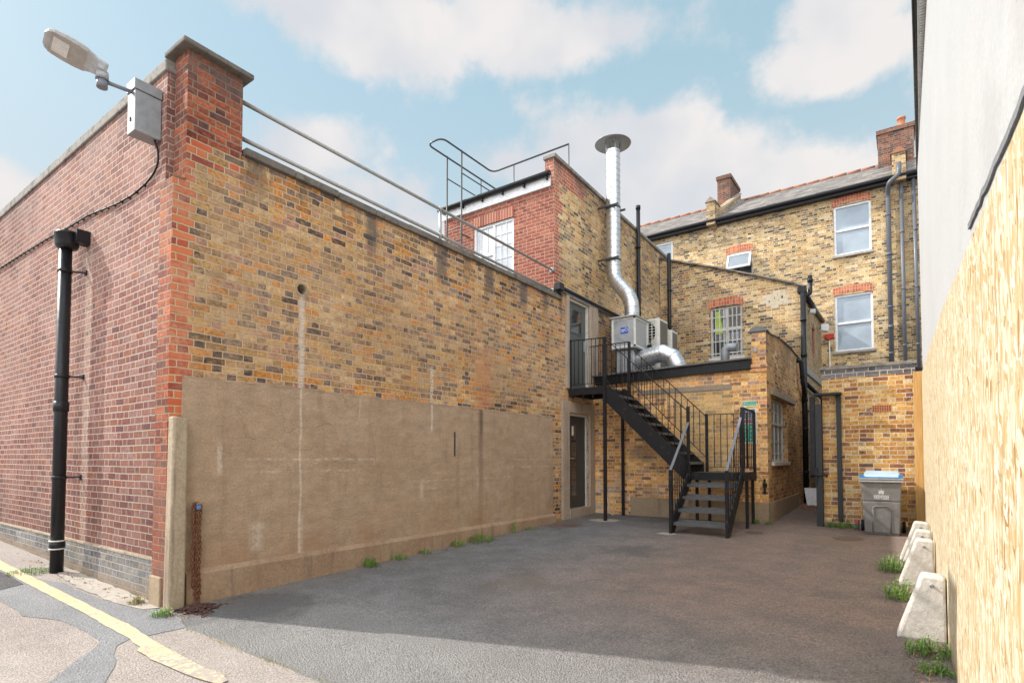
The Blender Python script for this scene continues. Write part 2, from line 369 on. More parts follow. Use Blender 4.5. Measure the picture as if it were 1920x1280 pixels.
def conc(name, a, c, sc=1., lich=0., bd=.006, streak=0.):
    def fn(t, b):
        p = objc(t)
        n1 = t.noise(p, 2.2 * sc, 6., .65); n2 = t.noise(p, 30 * sc, 4., .7); n3 = t.noise(p, 120., 2.)
        col = t.ramp(n1, [(.3, a), (.7, c)])
        col = t.bright(col, t.ss(n2, .25, .75, .82, 1.12)); col = t.bright(col, t.ss(n3, .3, .7, .9, 1.08))
        if lich: col = t.mix(t.mul(t.ss(t.noise(p, 7., 5., .7, off=(4, 4, 4)), .5, .62), lich), col, (.07, .065, .055))
        if streak: col = t.mix(t.mul(t.ss(t.noise(p, 3., 4., .6, sc=(3, 3, .25)), .52, .68), streak), col, (.16, .12, .09))
        t.put(b.inputs['Base Color'], col); b.inputs['Roughness'].default_value = .92
        t.put(b.inputs['Normal'], t.bump(t.add(n2, t.mul(n3, .5)), .5, bd))
    return mat(name, fn)
M_cope = conc('lichened_coping_concrete', (.19, .18, .165), (.32, .30, .27), lich=.6)
M_coped = conc('dark_coping_concrete', (.12, .11, .10), (.22, .20, .17), lich=.6)
M_post = conc('buff_concrete', (.33, .255, .175), (.46, .38, .28), streak=.7)
M_jamb = conc('pale_concrete_surround', (.36, .28, .21), (.46, .38, .31), streak=.35)
M_ledge = conc('brown_cement_ledge', (.30, .19, .12), (.40, .285, .19), streak=.5)
M_plinth = conc('buff_render_plinth', (.29, .215, .14), (.40, .31, .21), streak=.5)
M_block = conc('pale_cast_concrete', (.50, .47, .43), (.64, .61, .57), streak=.2, lich=.12)
M_lint = conc('grey_lintel_concrete', (.27, .22, .165), (.36, .30, .23))
M_lead = conc('grey_lead', (.15, .16, .17), (.25, .26, .28))
M_felt = conc('grey_roofing_felt', (.12, .12, .12), (.2, .2, .2))
M_sill = conc('weathered_stone_sill', (.30, .28, .25), (.42, .40, .36), lich=.3)
M_white_render = None
def whiterender(t, b):
    p = objc(t); uv = uvn(t); us, vs, _ = t.sep(uv)
    n1 = t.noise(p, 1.2, 6., .6); n2 = t.noise(p, 40., 4., .7)
    col = t.ramp(n1, [(.3, (.43, .445, .46)), (.7, (.475, .485, .495))])
    # scuffs and flaked specks, grey dusting low down near the street end
    sp = t.mul(t.ss(t.add(t.voro(t.xyz(t.mul(us, 3.2), t.mul(vs, 3.2)), 1.), t.mul(t.sub(n2, .5), .05)), .05, .02), t.ss(t.noise(uv, 1.1, 3.), .42, .52)); col = t.mix(t.mul(sp, .8), col, (.25, .22, .19))
    k = t.mul(t.mul(t.ss(us, 6., 2.5), t.ss(vs, 4.2, 2.4)), t.ss(t.noise(uv, 2.2, 5., .7), .44, .6))
    col = t.mix(t.mul(k, .45), col, (.33, .33, .33))
    col = t.mix(t.mul(t.ss(t.noise(uv, 1.6, 6., .72, sc=(2.5, .4, 1), off=(4, 4, 0)), .55, .75), .2), col, (.34, .33, .315))
    col = t.bright(col, t.ss(n2, .25, .75, .9, 1.05))
    ck = t.mul(t.ss(t.voro(t.xyz(t.m('MULTIPLY_ADD', n1, .6, us), t.mul(vs, .25)), .6, 'DISTANCE_TO_EDGE'), .006, .002), .6)
    col = t.mix(ck, col, (.42, .41, .40))
    t.put(b.inputs['Base Color'], col); b.inputs['Roughness'].default_value = .85
    t.put(b.inputs['Normal'], t.bump(t.add(n2, t.mul(n1, 2.)), .35, .006))
M_whiter = mat('white_painted_render', whiterender)

def osb(t, b):
    uv = uvn(t); us, vs, _ = t.sep(uv)
    # pressed strands: anisotropic random cells in several directions
    cols = None; hts = None
    for k, (ang, su, sv, off) in enumerate(((70, 13, 44, 0), (108, 13, 42, 5.3), (25, 15, 40, 9.1), (91, 12, 52, 2.7))):
        c_, s_ = math.cos(rad(ang)), math.sin(rad(ang))
        wob = t.mul(t.sub(t.noise(uv, 3., 2.), .5), .15)
        a = t.add(t.add(t.mul(us, c_ * su), t.mul(vs, s_ * su)), t.add(off, t.mul(wob, su)))
        d = t.add(t.add(t.mul(us, -s_ * sv), t.mul(vs, c_ * sv)), t.mul(wob, sv * .4))
        vn = t.nd.new('ShaderNodeTexVoronoi'); vn.voronoi_dimensions = '2D'; t.put(vn.inputs['Vector'], t.xyz(a, d)); vn.inputs['Scale'].default_value = 1.
        w = t.white(vn.outputs['Color'])
        c1 = t.ramp(w[0], [(0, (.48, .34, .17)), (.14, (.54, .44, .27)), (.36, (.61, .54, .40)), (.70, (.52, .40, .21)), (.80, (.74, .70, .56)), (.955, (.38, .22, .09))], 'CONSTANT')
        if cols is None: cols, hts = c1, w[0]
        else:
            sel = t.m('GREATER_THAN', t.sep(vn.outputs['Color'])[0], .52)
            cols = t.mix(sel, cols, c1); hts = t.add(t.mul(hts, t.sub(1., sel)), t.mul(w[0], sel))
    grain = t.noise(uv, 60., 3., .7, sc=(1., .12, 1))
    cols = t.bright(cols, t.ss(grain, .3, .7, .86, 1.08))
    chip = t.ss(t.voro(t.xyz(t.mul(us, 6.), t.mul(vs, 2.)), 1.), .05, .02)
    cols = t.mix(t.mul(chip, .7), cols, (.16, .10, .055))
    # sheet joints, screw heads along them, and splashed dirt at the foot
    e_ = t.m('FLOORED_MODULO', t.sub(us, .04), 1.22); ed_ = t.m('MINIMUM', e_, t.sub(1.22, e_))
    cols = t.mix(t.mul(t.ss(ed_, .006, .002), .8), cols, (.10, .06, .03))
    sv_ = t.sub(t.m('FLOORED_MODULO', vs, .31), .155); su_ = t.sub(ed_, .022)
    dd = t.m('SQRT', t.m('MULTIPLY_ADD', sv_, sv_, t.mul(su_, su_)))
    cols = t.mix(t.ss(dd, .0055, .004), cols, (.09, .085, .08))
    base_ = t.m('MULTIPLY_ADD', t.m('MAXIMUM', t.sub(us, 2.5), 0.), -.024, vs)
    cols = t.mix(t.mul(t.ss(t.m('MULTIPLY_ADD', t.noise(uv, 9., 4.), .14, base_), .22, .04), .7), cols, (.24, .16, .09))
    t.put(b.inputs['Base Color'], cols); b.inputs['Roughness'].default_value = .6
    t.put(b.inputs['Normal'], t.bump(t.add(hts, t.mul(grain, .4)), .35, .003))
M_osb = mat('oriented_strand_board', osb)

def timber(name, a, c):
    def fn(t, b):
        p = objc(t)
        n = t.noise(p, 7., 5., .6, sc=(6, 6, .35)); kn = t.ss(t.voro(p, 2.3), .09, .04)
        col = t.ramp(n, [(.3, a), (.7, c)]); col = t.mix(t.mul(kn, .6), col, (.22, .09, .03))
        t.put(b.inputs['Base Color'], col); b.inputs['Roughness'].default_value = .7
        t.put(b.inputs['Normal'], t.bump(n, .3, .003))
    return mat(name, fn)
M_timber = timber('orange_sawn_timber', (.46, .24, .07), (.64, .39, .14))

def asphalt(name, a, c, tint=None, sc=1., stone=(.35, .33, .31), amt=.3, bd=.008):
    def fn(t, b):
        p = geo(t)
        n1 = t.noise(p, .45, 6., .6); n2 = t.noise(p, 2.3, 5., .6, off=(3, 8, 0)); n3 = t.noise(p, 55. * sc, 3., .75)
        vd = t.voro(p, 75. * sc); vc = t.voro(p, 75. * sc, out=1)
        col = t.ramp(n1, [(.3, a), (.7, c)])
        if tint: col = t.mix(t.mul(t.ss(n2, .38, .62), tint[1]), col, tint[0])
        col = t.bright(col, t.ss(n2, .3, .7, .9, 1.08))
        col = t.bright(col, t.ss(n3, .25, .75, .72, 1.25))
        pick = t.ss(t.sep(vc)[0], 1 - amt, 1 - amt + .06)
        col = t.mix(t.mul(t.mul(pick, t.ss(vd, .5, .3)), .6), col, stone)
        t.put(b.inputs['Base Color'], col); b.inputs['Roughness'].default_value = .93
        b.inputs['Specular IOR Level'].default_value = .3
        t.put(b.inputs['Normal'], t.bump(t.sub(t.mul(n3, .8), vd), .8, bd))
    return mat(name, fn)
def yard(t, b):
    p = geo(t); x, y, z = t.sep(p)
    n1 = t.noise(p, .5, 6., .6); n2 = t.noise(p, 2.3, 5., .65, off=(3, 8, 0)); n3 = t.noise(p, 60., 3., .75); n4 = t.noise(p, 17., 4., .7)
    vd = t.voro(p, 80.); vc = t.voro(p, 80., out=1)
    col = t.ramp(n1, [(.3, (.165, .167, .175)), (.7, (.235, .235, .24))])
    warm = t.mul(t.ss(x, -5.0, -1.8), t.ss(y, 2.6, 6.))
    col = t.mix(t.mul(warm, t.ss(n2, .15, .7, .5, .95)), col, (.255, .18, .145))
    col = t.bright(col, t.ss(n2, .3, .7, .84, 1.14)); col = t.bright(col, t.ss(n4, .3, .7, .9, 1.08)); col = t.bright(col, t.ss(n3, .25, .75, .55, 1.42))
    pick = t.ss(t.sep(vc)[0], .78, .84)
    col = t.mix(t.mul(t.mul(pick, t.ss(vd, .5, .3)), .5), col, (.36, .33, .31))
    pale_front = t.ss(t.m('MULTIPLY_ADD', t.sub(n2, .5), .5, y), 4.0, 3.0)  # asphalt mixed paler towards the street end
    col = t.mix(t.mul(pale_front, .5), col, t.bright(mortar_rgb(t, (.30, .295, .285)), t.ss(n3, .25, .75, .6, 1.35)))
    # oil marks, rusty damp by the drains, dusty tidemark against the wall
    for (cx, cy_, r, c_, am) in ((-5.35, 9.35, .5, (.14, .075, .05), .6), (-3.6, 5.2, .5, (.20, .15, .115), .35), (-.9, 9.9, .55, (.24, .17, .11), .5), (-2.2, 8.4, .8, (.23, .17, .13), .4), (-5.2, 3.0, .8, (.075, .075, .08), .6), (-3.2, 7.6, .5, (.09, .085, .085), .5)):
        d = t.m('SQRT', t.m('MULTIPLY_ADD', t.sub(x, cx), t.sub(x, cx), t.mul(t.sub(y, cy_), t.sub(y, cy_))))
        k = t.ss(t.m('MULTIPLY_ADD', t.sub(n2, .5), 1.1, d), r, r * .35)
        col = t.mix(t.mul(k, am), col, c_)
    k = t.mul(t.ss(t.m('MULTIPLY_ADD', t.sub(n2, .5), .6, x), -5.2, -5.7), t.ss(n4, .4, .6)); col = t.mix(t.mul(k, .45), col, (.27, .21, .155))
    sp = t.mul(t.ss(t.voro(p, 4.1), .03, .015), 1.); col = t.mix(t.mul(sp, .7), col, (.42, .40, .37))
    cr = t.ss(t.voro(t.xyz(t.m('MULTIPLY_ADD', n2, .8, x), t.m('MULTIPLY_ADD', n1, .9, y)), .55, 'DISTANCE_TO_EDGE'), .006, .002)
    col = t.mix(t.mul(t.mul(cr, t.ss(n1, .54, .6)), .2), col, (.08, .08, .08))
    t.put(b.inputs['Base Color'], col); b.inputs['Roughness'].default_value = .93; b.inputs['Specular IOR Level'].default_value = .3
    t.put(b.inputs['Normal'], t.bump(t.sub(t.m('MULTIPLY_ADD', n3, .8, t.mul(n4, .8)), t.mul(vd, .9)), 1., .016))
M_yard = mat('worn_yard_asphalt', yard)
M_road = asphalt('pale_road_aggregate', (.28, .245, .225), (.35, .315, .29), sc=1., stone=(.55, .46, .42), amt=.4)
M_patch = asphalt('grey_patch_tarmac', (.20, .205, .215), (.25, .255, .265), stone=(.34, .34, .35))
M_dark = asphalt('dark_patch_tarmac', (.075, .075, .08), (.10, .10, .105), stone=(.25, .25, .25))
M_conc_g = conc('pale_ground_concrete', (.32, .285, .25), (.46, .42, .37), sc=1.5)
def yline(t, b):
    p = geo(t)
    n = t.noise(p, 22., 5., .75); n2 = t.noise(p, 4., 4.)
    col = t.mix(t.ss(n2, .3, .7), (.50, .42, .24), (.54, .47, .31))
    col = t.mix(t.ss(t.add(n, t.mul(t.ss(t.sep(p)[0], -5.4, -3.6), .13)), .54, .62), col, (.33, .29, .26))
    t.put(b.inputs['Base Color'], col); b.inputs['Roughness'].default_value = .8
    t.put(b.inputs['Normal'], t.bump(n, .5, .004))
M_yline = mat('worn_yellow_road_paint', yline)

def painted(name, col, rough=.45, metal=0., wear=None, bd=.0015):
    def fn(t, b):
        p = objc(t)
        n = t.noise(p, 14., 5., .65); n2 = t.noise(p, 90., 2.)
        c_ = t.bright(mortar_rgb(t, col), t.ss(n, .3, .7, .88, 1.1))
        if wear: c_ = t.mix(t.mul(t.ss(t.noise(p, 9., 6., .75, off=(2, 2, 2)), .56, .66), wear[1]), c_, wear[0])
        t.put(b.inputs['Base Color'], c_); b.inputs['Metallic'].default_value = metal
        t.put(b.inputs['Roughness'], t.ss(n, .3, .7, rough * .8, min(1, rough * 1.3)))
        b.inputs['Specular IOR Level'].default_value = .3 if max(col) < .03 else .5
        t.put(b.inputs['Normal'], t.bump(n2, .2, bd))
    return mat(name, fn)
M_black = painted('black_gloss_paint', (.012, .012, .014), .42, wear=((.10, .085, .075), .35))
M_blackp = painted('black_plastic_pipe', (.014, .015, .018), .33)
M_greyp = painted('grey_plastic_pipe', (.105, .115, .135), .4)
M_steel = painted('black_steel_stair_paint', (.012, .012, .014), .55, wear=((.11, .09, .08), .45))
M_tread = painted('worn_steel_tread', (.10, .10, .105), .5, wear=((.24, .21, .20), .35))
M_hrail = painted('worn_grey_handrail', (.16, .17, .19), .35, .3)
M_galv = painted('galvanised_steel', (.40, .41, .42), .45, .75)
M_galvl = painted('galvanised_box', (.33, .35, .37), .5, .5)
M_rail = painted('dull_galvanised_tube', (.36, .36, .35), .5, .5)
M_ladder = painted('dark_grey_steel', (.055, .06, .065), .45)
M_alu = painted('aluminium_panel', (.42, .44, .46), .42, .55)
M_white = painted('white_upvc', (.74, .75, .76), .35)
M_cream = painted('cream_enamel', (.66, .64, .58), .45)
M_offw = painted('off_white_paint', (.60, .58, .54), .55, wear=((.35, .31, .26), .4))
M_door = painted('slate_green_door_paint', (.085, .095, .09), .4)
M_doord = painted('dark_grey_door_paint', (.038, .042, .045), .42)
M_lamp = painted('light_grey_lamp_housing', (.44, .45, .46), .45, bd=.0003)
M_lampl = painted('lamp_underside', (.40, .38, .36), .35, bd=.0003)
M_lampd = painted('grey_spigot', (.20, .22, .26), .45)
M_dark2 = painted('dark_void', (.012, .012, .013), .8)
M_grille = painted('dark_coil_grille', (.22, .20, .17), .6)
M_binb = painted('grey_bin_plastic', (.17, .165, .165), .5, wear=((.30, .27, .24), .4))
M_binr = painted('light_grey_bin_rim', (.34, .34, .345), .45)
M_blue = painted('blue_bin_lid', (.03, .22, .52), .3)
M_bluel = painted('pale_blue_bin_lid', (.38, .55, .75), .35)
M_terra = painted('terracotta', (.33, .15, .09), .8, wear=((.18, .13, .10), .7))
M_gate = painted('dark_grey_steel_section', (.022, .025, .03), .55)
M_terrap = painted('terracotta_pot', (.52, .22, .12), .7)
M_rustd = painted('dark_rusty_iron', (.085, .04, .032), .9, wear=((.20, .09, .055), .5), bd=.003)
M_rust = painted('rusty_iron', (.21, .085, .045), .85, wear=((.08, .035, .028), .7), bd=.004)
M_drain = painted('brown_cast_iron', (.16, .115, .09), .85)
M_brass = painted('brushed_brass', (.55, .42, .30), .3, .9)
M_red = painted('red_plastic', (.50, .03, .025), .4)
M_dgreen = painted('dark_green_label', (.02, .09, .05), .4)
M_hiviz = painted('yellow_green_curtain', (.45, .62, .10), .7)
M_blind = painted('grey_window_blind', (.34, .36, .38), .6)
M_signw = painted('white_sign_board', (.72, .73, .73), .4)
M_sgreen = painted('green_sign_print', (.02, .42, .26), .4)
M_syel = painted('yellow_sign_print', (.75, .58, .12), .4)
M_snavy = painted('navy_sign_print', (.04, .06, .16), .4)
M_sred = painted('red_sign_print', (.50, .02, .03), .4)
M_stick = painted('blue_sticker', (.03, .10, .50), .35)
M_padl = painted('blue_padlock', (.10, .25, .60), .3, .4)
M_leafd = painted('dead_leaf', (.30, .13, .05), .8)
def glassm(name, col, rough=.06, lc=0.):
    def fn(t, b):
        n = t.noise(objc(t), 1.3, 3.)
        t.put(b.inputs['Base Color'], t.bright(mortar_rgb(t, col), t.ss(n, .3, .7, .85, 1.15)))
        b.inputs['Roughness'].default_value = rough; b.inputs['Specular IOR Level'].default_value = .9; b.inputs['Coat Weight'].default_value = lc
        t.put(b.inputs['Normal'], t.bump(n, .1, .01))
    return mat(name, fn)
M_glass = glassm('painted_sky_glass', (.34, .40, .46), .04, .8)  # pale blue base colour stands in for the reflected sky
M_glassd = glassm('dark_glass', (.03, .035, .04), .08, .5)
M_glassf = glassm('frosted_glass', (.20, .235, .27), .35)
M_glassw = glassm('pale_blind_behind_glass', (.56, .60, .64), .15, .5)
def flue(t, b):
    p = objc(t)
    n = t.noise(p, 5., 4., .6); n2 = t.noise(p, 22., 3., .6, sc=(1, 1, .6))
    t.put(b.inputs['Base Color'], t.ramp(n, [(.3, (.52, .53, .55)), (.7, (.70, .71, .72))])); b.inputs['Metallic'].default_value = .88
    t.put(b.inputs['Roughness'], t.ss(n2, .3, .7, .26, .42))
    t.put(b.inputs['Normal'], t.bump(n2, .25, .01))
M_flue = mat('bright_duct_metal', flue)
def slate(t, b):
    uv = uvn(t); us, vs, _ = t.sep(uv)
    row = t.m('FLOOR', t.m('DIVIDE', vs, .2)); lv = t.sub(vs, t.mul(row, .2))
    up = t.add(us, t.mul(t.m('FLOORED_MODULO', row, 2.), .15)); cell = t.m('FLOOR', t.m('DIVIDE', up, .3)); lu = t.sub(up, t.mul(cell, .3))
    w = t.white(t.xyz(cell, row, 2.))
    col = t.ramp(w[0], [(0, (.135, .12, .108)), (.3, (.175, .155, .14)), (.6, (.23, .205, .185)), (.85, (.095, .086, .08))], 'CONSTANT')
    ed = t.m('MINIMUM', t.ss(lu, .004, .012), t.ss(lv, .006, .022))
    col = t.bright(col, t.ss(ed, 0., 1., .45, 1.)); col = t.bright(col, t.ss(t.noise(uv, 4., 5., .7), .3, .7, .8, 1.2))
    t.put(b.inputs['Base Color'], col); b.inputs['Roughness'].default_value = .7
    t.put(b.inputs['Normal'], t.bump(t.add(ed, t.mul(t.sub(.2, lv), 3.)), .6, .01))
M_slate = mat('weathered_roof_slate', slate)
def leafm(name, a, c):
    def fn(t, b):
        r = t.nd.new('ShaderNodeNewGeometry').outputs['Random Per Island']
        t.put(b.inputs['Base Color'], t.ramp(r, [(0, a), (1, c)])); b.inputs['Roughness'].default_value = .6
        b.inputs['Subsurface Weight'].default_value = 0
    return mat(name, fn)
M_leaf = leafm('weed_leaf', (.07, .17, .02), (.20, .33, .06))
M_moss = leafm('dry_grass', (.16, .18, .04), (.34, .27, .11))

# ---------------------------------------------------------------- mesh helpers
class B:
    """collects faces in world metres, linked later as one mesh object"""
    def __init__(s): s.v = []; s.f = []; s.mi = []; s.cur = 0; s.sm = []
    def face(s, pts, smooth=False):
        n = len(s.v); s.v += [tuple(p) for p in pts]; s.f.append(list(range(n, n + len(pts)))); s.mi.append(s.cur); s.sm.append(smooth)
        return s
    def box(s, x0, x1, y0, y1, z0, z1):
        if x0 > x1: x0, x1 = x1, x0
        if y0 > y1: y0, y1 = y1, y0
        if z0 > z1: z0, z1 = z1, z0
        n = len(s.v)
        s.v += [(x0, y0, z0), (x1, y0, z0), (x1, y1, z0), (x0, y1, z0), (x0, y0, z1), (x1, y0, z1), (x1, y1, z1), (x0, y1, z1)]
        for q in ((0, 3, 2, 1), (4, 5, 6, 7), (0, 1, 5, 4), (1, 2, 6, 5), (2, 3, 7, 6), (3, 0, 4, 7)):
            s.f.append([n + i for i in q]); s.mi.append(s.cur); s.sm.append(False)
        return s
    def hexa(s, b, t):
        """b, t: four bottom and four top corners, counter-clockwise seen from above"""
        n = len(s.v); s.v += [tuple(p) for p in b] + [tuple(p) for p in t]
        for q in ((0, 3, 2, 1), (4, 5, 6, 7), (0, 1, 5, 4), (1, 2, 6, 5), (2, 3, 7, 6), (3, 0, 4, 7)):
            s.f.append([n + i for i in q]); s.mi.append(s.cur); s.sm.append(False)
        return s
    def bar(s, a, b, w, h, up=(0, 0, 1)):
        """rectangular bar from a to b: w sideways, h along up"""
        a, b = Vector(a), Vector(b); d = (b - a).normalized(); up = Vector(up)
        if abs(d.dot(up)) > .95: up = Vector((0, 1, 0))
        r = d.cross(up).normalized(); u = r.cross(d).normalized()
        r *= w / 2; u *= h / 2
        n = len(s.v)
        for p in (a, b): s.v += [tuple(p - r - u), tuple(p + r - u), tuple(p + r + u), tuple(p - r + u)]
        for q in ((3, 2, 1, 0), (4, 5, 6, 7), (0, 1, 5, 4), (1, 2, 6, 5), (2, 3, 7, 6), (3, 0, 4, 7)):
            s.f.append([n + i for i in q]); s.mi.append(s.cur); s.sm.append(False)
        return s
    def tube(s, pts, r, n=12, caps=True, radii=None):
        pts = [Vector(p) for p in pts]; k = len(pts); base = len(s.v)
        prev = None
        for i, p in enumerate(pts):
            d = ((pts[min(i + 1, k - 1)] - p).normalized() + (p - pts[max(i - 1, 0)]).normalized())
            if d.length < 1e-6: d = pts[min(i + 1, k - 1)] - pts[max(i - 1, 0)]
            d.normalize()
            if prev is None:
                a = Vector((0, 0, 1)) if abs(d.z) < .9 else Vector((1, 0, 0)); e = d.cross(a).normalized()
            else:
                e = (prev - d * prev.dot(d)).normalized()
            prev = e; g_ = d.cross(e)
            rr = radii[i] if radii else r
            for j in range(n):
                t_ = 2 * math.pi * j / n
                s.v.append(tuple(p + (e * math.cos(t_) + g_ * math.sin(t_)) * rr))
        for i in range(k - 1):
            for j in range(n):
                a = base + i * n + j; b_ = base + i * n + (j + 1) % n
                s.f.append([a, b_, b_ + n, a + n]); s.mi.append(s.cur); s.sm.append(True)
        if caps:
            s.f.append([base + j for j in reversed(range(n))]); s.mi.append(s.cur); s.sm.append(False)
            s.f.append([base + (k - 1) * n + j for j in range(n)]); s.mi.append(s.cur); s.sm.append(False)
        return s
    def prism(s, prof, axis, a, b):
        """closed profile extruded along an axis; prof in the other two axes in order"""
        def P(u, v, w):
            return {'x': (w, u, v), 'y': (u, w, v), 'z': (u, v, w)}[axis]
        n = len(prof); base = len(s.v)
        s.v += [P(u, v, a) for u, v in prof] + [P(u, v, b) for u, v in prof]
        s.f.append(list(range(base, base + n))[::-1]); s.f.append(list(range(base + n, base + 2 * n)))
        s.mi += [s.cur] * 2; s.sm += [False] * 2
        for i in range(n):
            j = (i + 1) % n
            s.f.append([base + i, base + j, base + n + j, base + n + i]); s.mi.append(s.cur); s.sm.append(False)
        return s
    def facade(s, ax, c, nrm, u0, u1, v0, v1, holes=(), depth=.1, top=None, du=None):
        def P(u, v, w=0.):
            return (c - nrm * w, u, v) if ax == 'x' else (u, c - nrm * w, v)
        us = sorted({u0, u1, *[h[0] for h in holes], *[h[1] for h in holes], *(du or [])})
        vs = sorted({v0, v1, *[h[2] for h in holes], *[h[3] for h in holes]})
        flip = (ax == 'x') != (nrm > 0)
        def q(pts):
            s.face(pts[::-1] if flip else pts)
        for i in range(len(us) - 1):
            for j in range(len(vs) - 1):
                a, b, e, f = us[i], us[i + 1], vs[j], vs[j + 1]
                mu, mv = (a + b) / 2, (e + f) / 2
                if any(h[0] < mu < h[1] and h[2] < mv < h[3] for h in holes): continue
                if top and j == len(vs) - 2: q([P(a, e), P(b, e), P(b, top(b)), P(a, top(a))])
                else: q([P(a, e), P(b, e), P(b, f), P(a, f)])
        for h in holes:
            a, b, e, f = h[:4]
            q([P(a, e), P(a, e, depth), P(b, e, depth), P(b, e)])
            q([P(a, f), P(b, f), P(b, f, depth), P(a, f, depth)])
            q([P(a, e), P(a, f), P(a, f, depth), P(a, e, depth)])
            q([P(b, e), P(b, e, depth), P(b, f, depth), P(b, f)])
        return s
    def make(s, name, m, parent=None, loc=None, bevel=0., recalc=True, **tags):
        me = bpy.data.meshes.new(name)
        org = Vector(loc) if loc is not None else Vector((0, 0, 0))
        if parent is not None and loc is None: org = worg(parent)
        me.from_pydata([tuple(Vector(p) - org) for p in s.v], [], s.f)
        ms = m if isinstance(m, (list, tuple)) else [m]
        for x in ms: me.materials.append(x)
        me.polygons.foreach_set('material_index', s.mi)
        me.polygons.foreach_set('use_smooth', s.sm)
        if recalc:
            bm = bmesh.new(); bm.from_mesh(me)
            bmesh.ops.recalc_face_normals(bm, faces=bm.faces) if recalc == 'all' else None
            bm.to_mesh(me); bm.free()
        uv = me.uv_layers.new(name='UVMap')
        for p in me.polygons:
            nx, ny, nz_ = (abs(k) for k in p.normal)
            for li in p.loop_indices:
                co = me.vertices[me.loops[li].vertex_index].co + org
                uv.data[li].uv = (co.y, co.z) if nx >= ny and nx > nz_ else ((co.x, co.z) if ny > nz_ else (co.x, co.y))
        o = bpy.data.objects.new(name, me); C.objects.link(o)
        o['_org'] = tuple(org)
        if parent is not None:
            o.parent = parent; o.location = org - worg(parent)
        else: o.location = org
        if bevel:
            mod = o.modifiers.new('bevel', 'BEVEL'); mod.width = bevel; mod.segments = 2; mod.limit_method = 'ANGLE'; mod.angle_limit = rad(35)
        for k, v_ in tags.items(): o[k] = v_
        return o
def worg(o): return Vector(o['_org'])
def thing(name, label, cat, loc=(0, 0, 0), group=None):
    o = bpy.data.objects.new(name, None); C.objects.link(o); o.location = loc; o['_org'] = tuple(loc)
    o.empty_display_size = .1
    o['label'] = label; o['category'] = cat
    if group: o['group'] = group
    return o
def tag(o, label, cat, group=None):
    o['label'] = label; o['category'] = cat
    if group: o['group'] = group
    return o
def copy_thing(o, loc, label, rotz=0., scale=1.):
    r = o.copy(); C.objects.link(r); r.location = loc; r.rotation_euler[2] = rotz; r.scale = (scale,) * 3; r['label'] = label
    for ch in list(o.children):
        c_ = ch.copy(); C.objects.link(c_); c_.parent = r
        for g2 in ch.children:
            d = g2.copy(); C.objects.link(d); d.parent = c_
    return r
def arc(cx, cz, r, a0, a1, n=10):
    return [(cx + r * math.cos(rad(a0 + (a1 - a0) * i / n)), cz + r * math.sin(rad(a0 + (a1 - a0) * i / n))) for i in range(n + 1)]
def bend(p0, p1, p2, r, n=6):
    """polyline through p1 with the corner rounded"""
    p0, p1, p2 = Vector(p0), Vector(p1), Vector(p2)
    a = (p0 - p1).normalized() * r; b = (p2 - p1).normalized() * r
    return [p1 + a * (1 - t) ** 2 + b * t ** 2 for t in [i / n for i in range(n + 1)]]
def polyround(pts, r, n=6):
    out = [Vector(pts[0])]
    for i in range(1, len(pts) - 1): out += bend(pts[i - 1], pts[i], pts[i + 1], r, n)
    out.append(Vector(pts[-1])); return out

def g(x, y):
    """height of the ground: it rises gently towards the back and up the street"""
    a = max(0., y - 2.5) * .024
    a = min(a, .45)
    q = min(8., -5.8 - x)
    q = 0. if q < -.6 else (q if q > .6 else (q + .6) ** 2 / 2.4)      # eased so that no crease shows
    a += .027 * q * max(0., min(1., (3.2 - y) / .5 if y > 2.7 else 1))
    return a

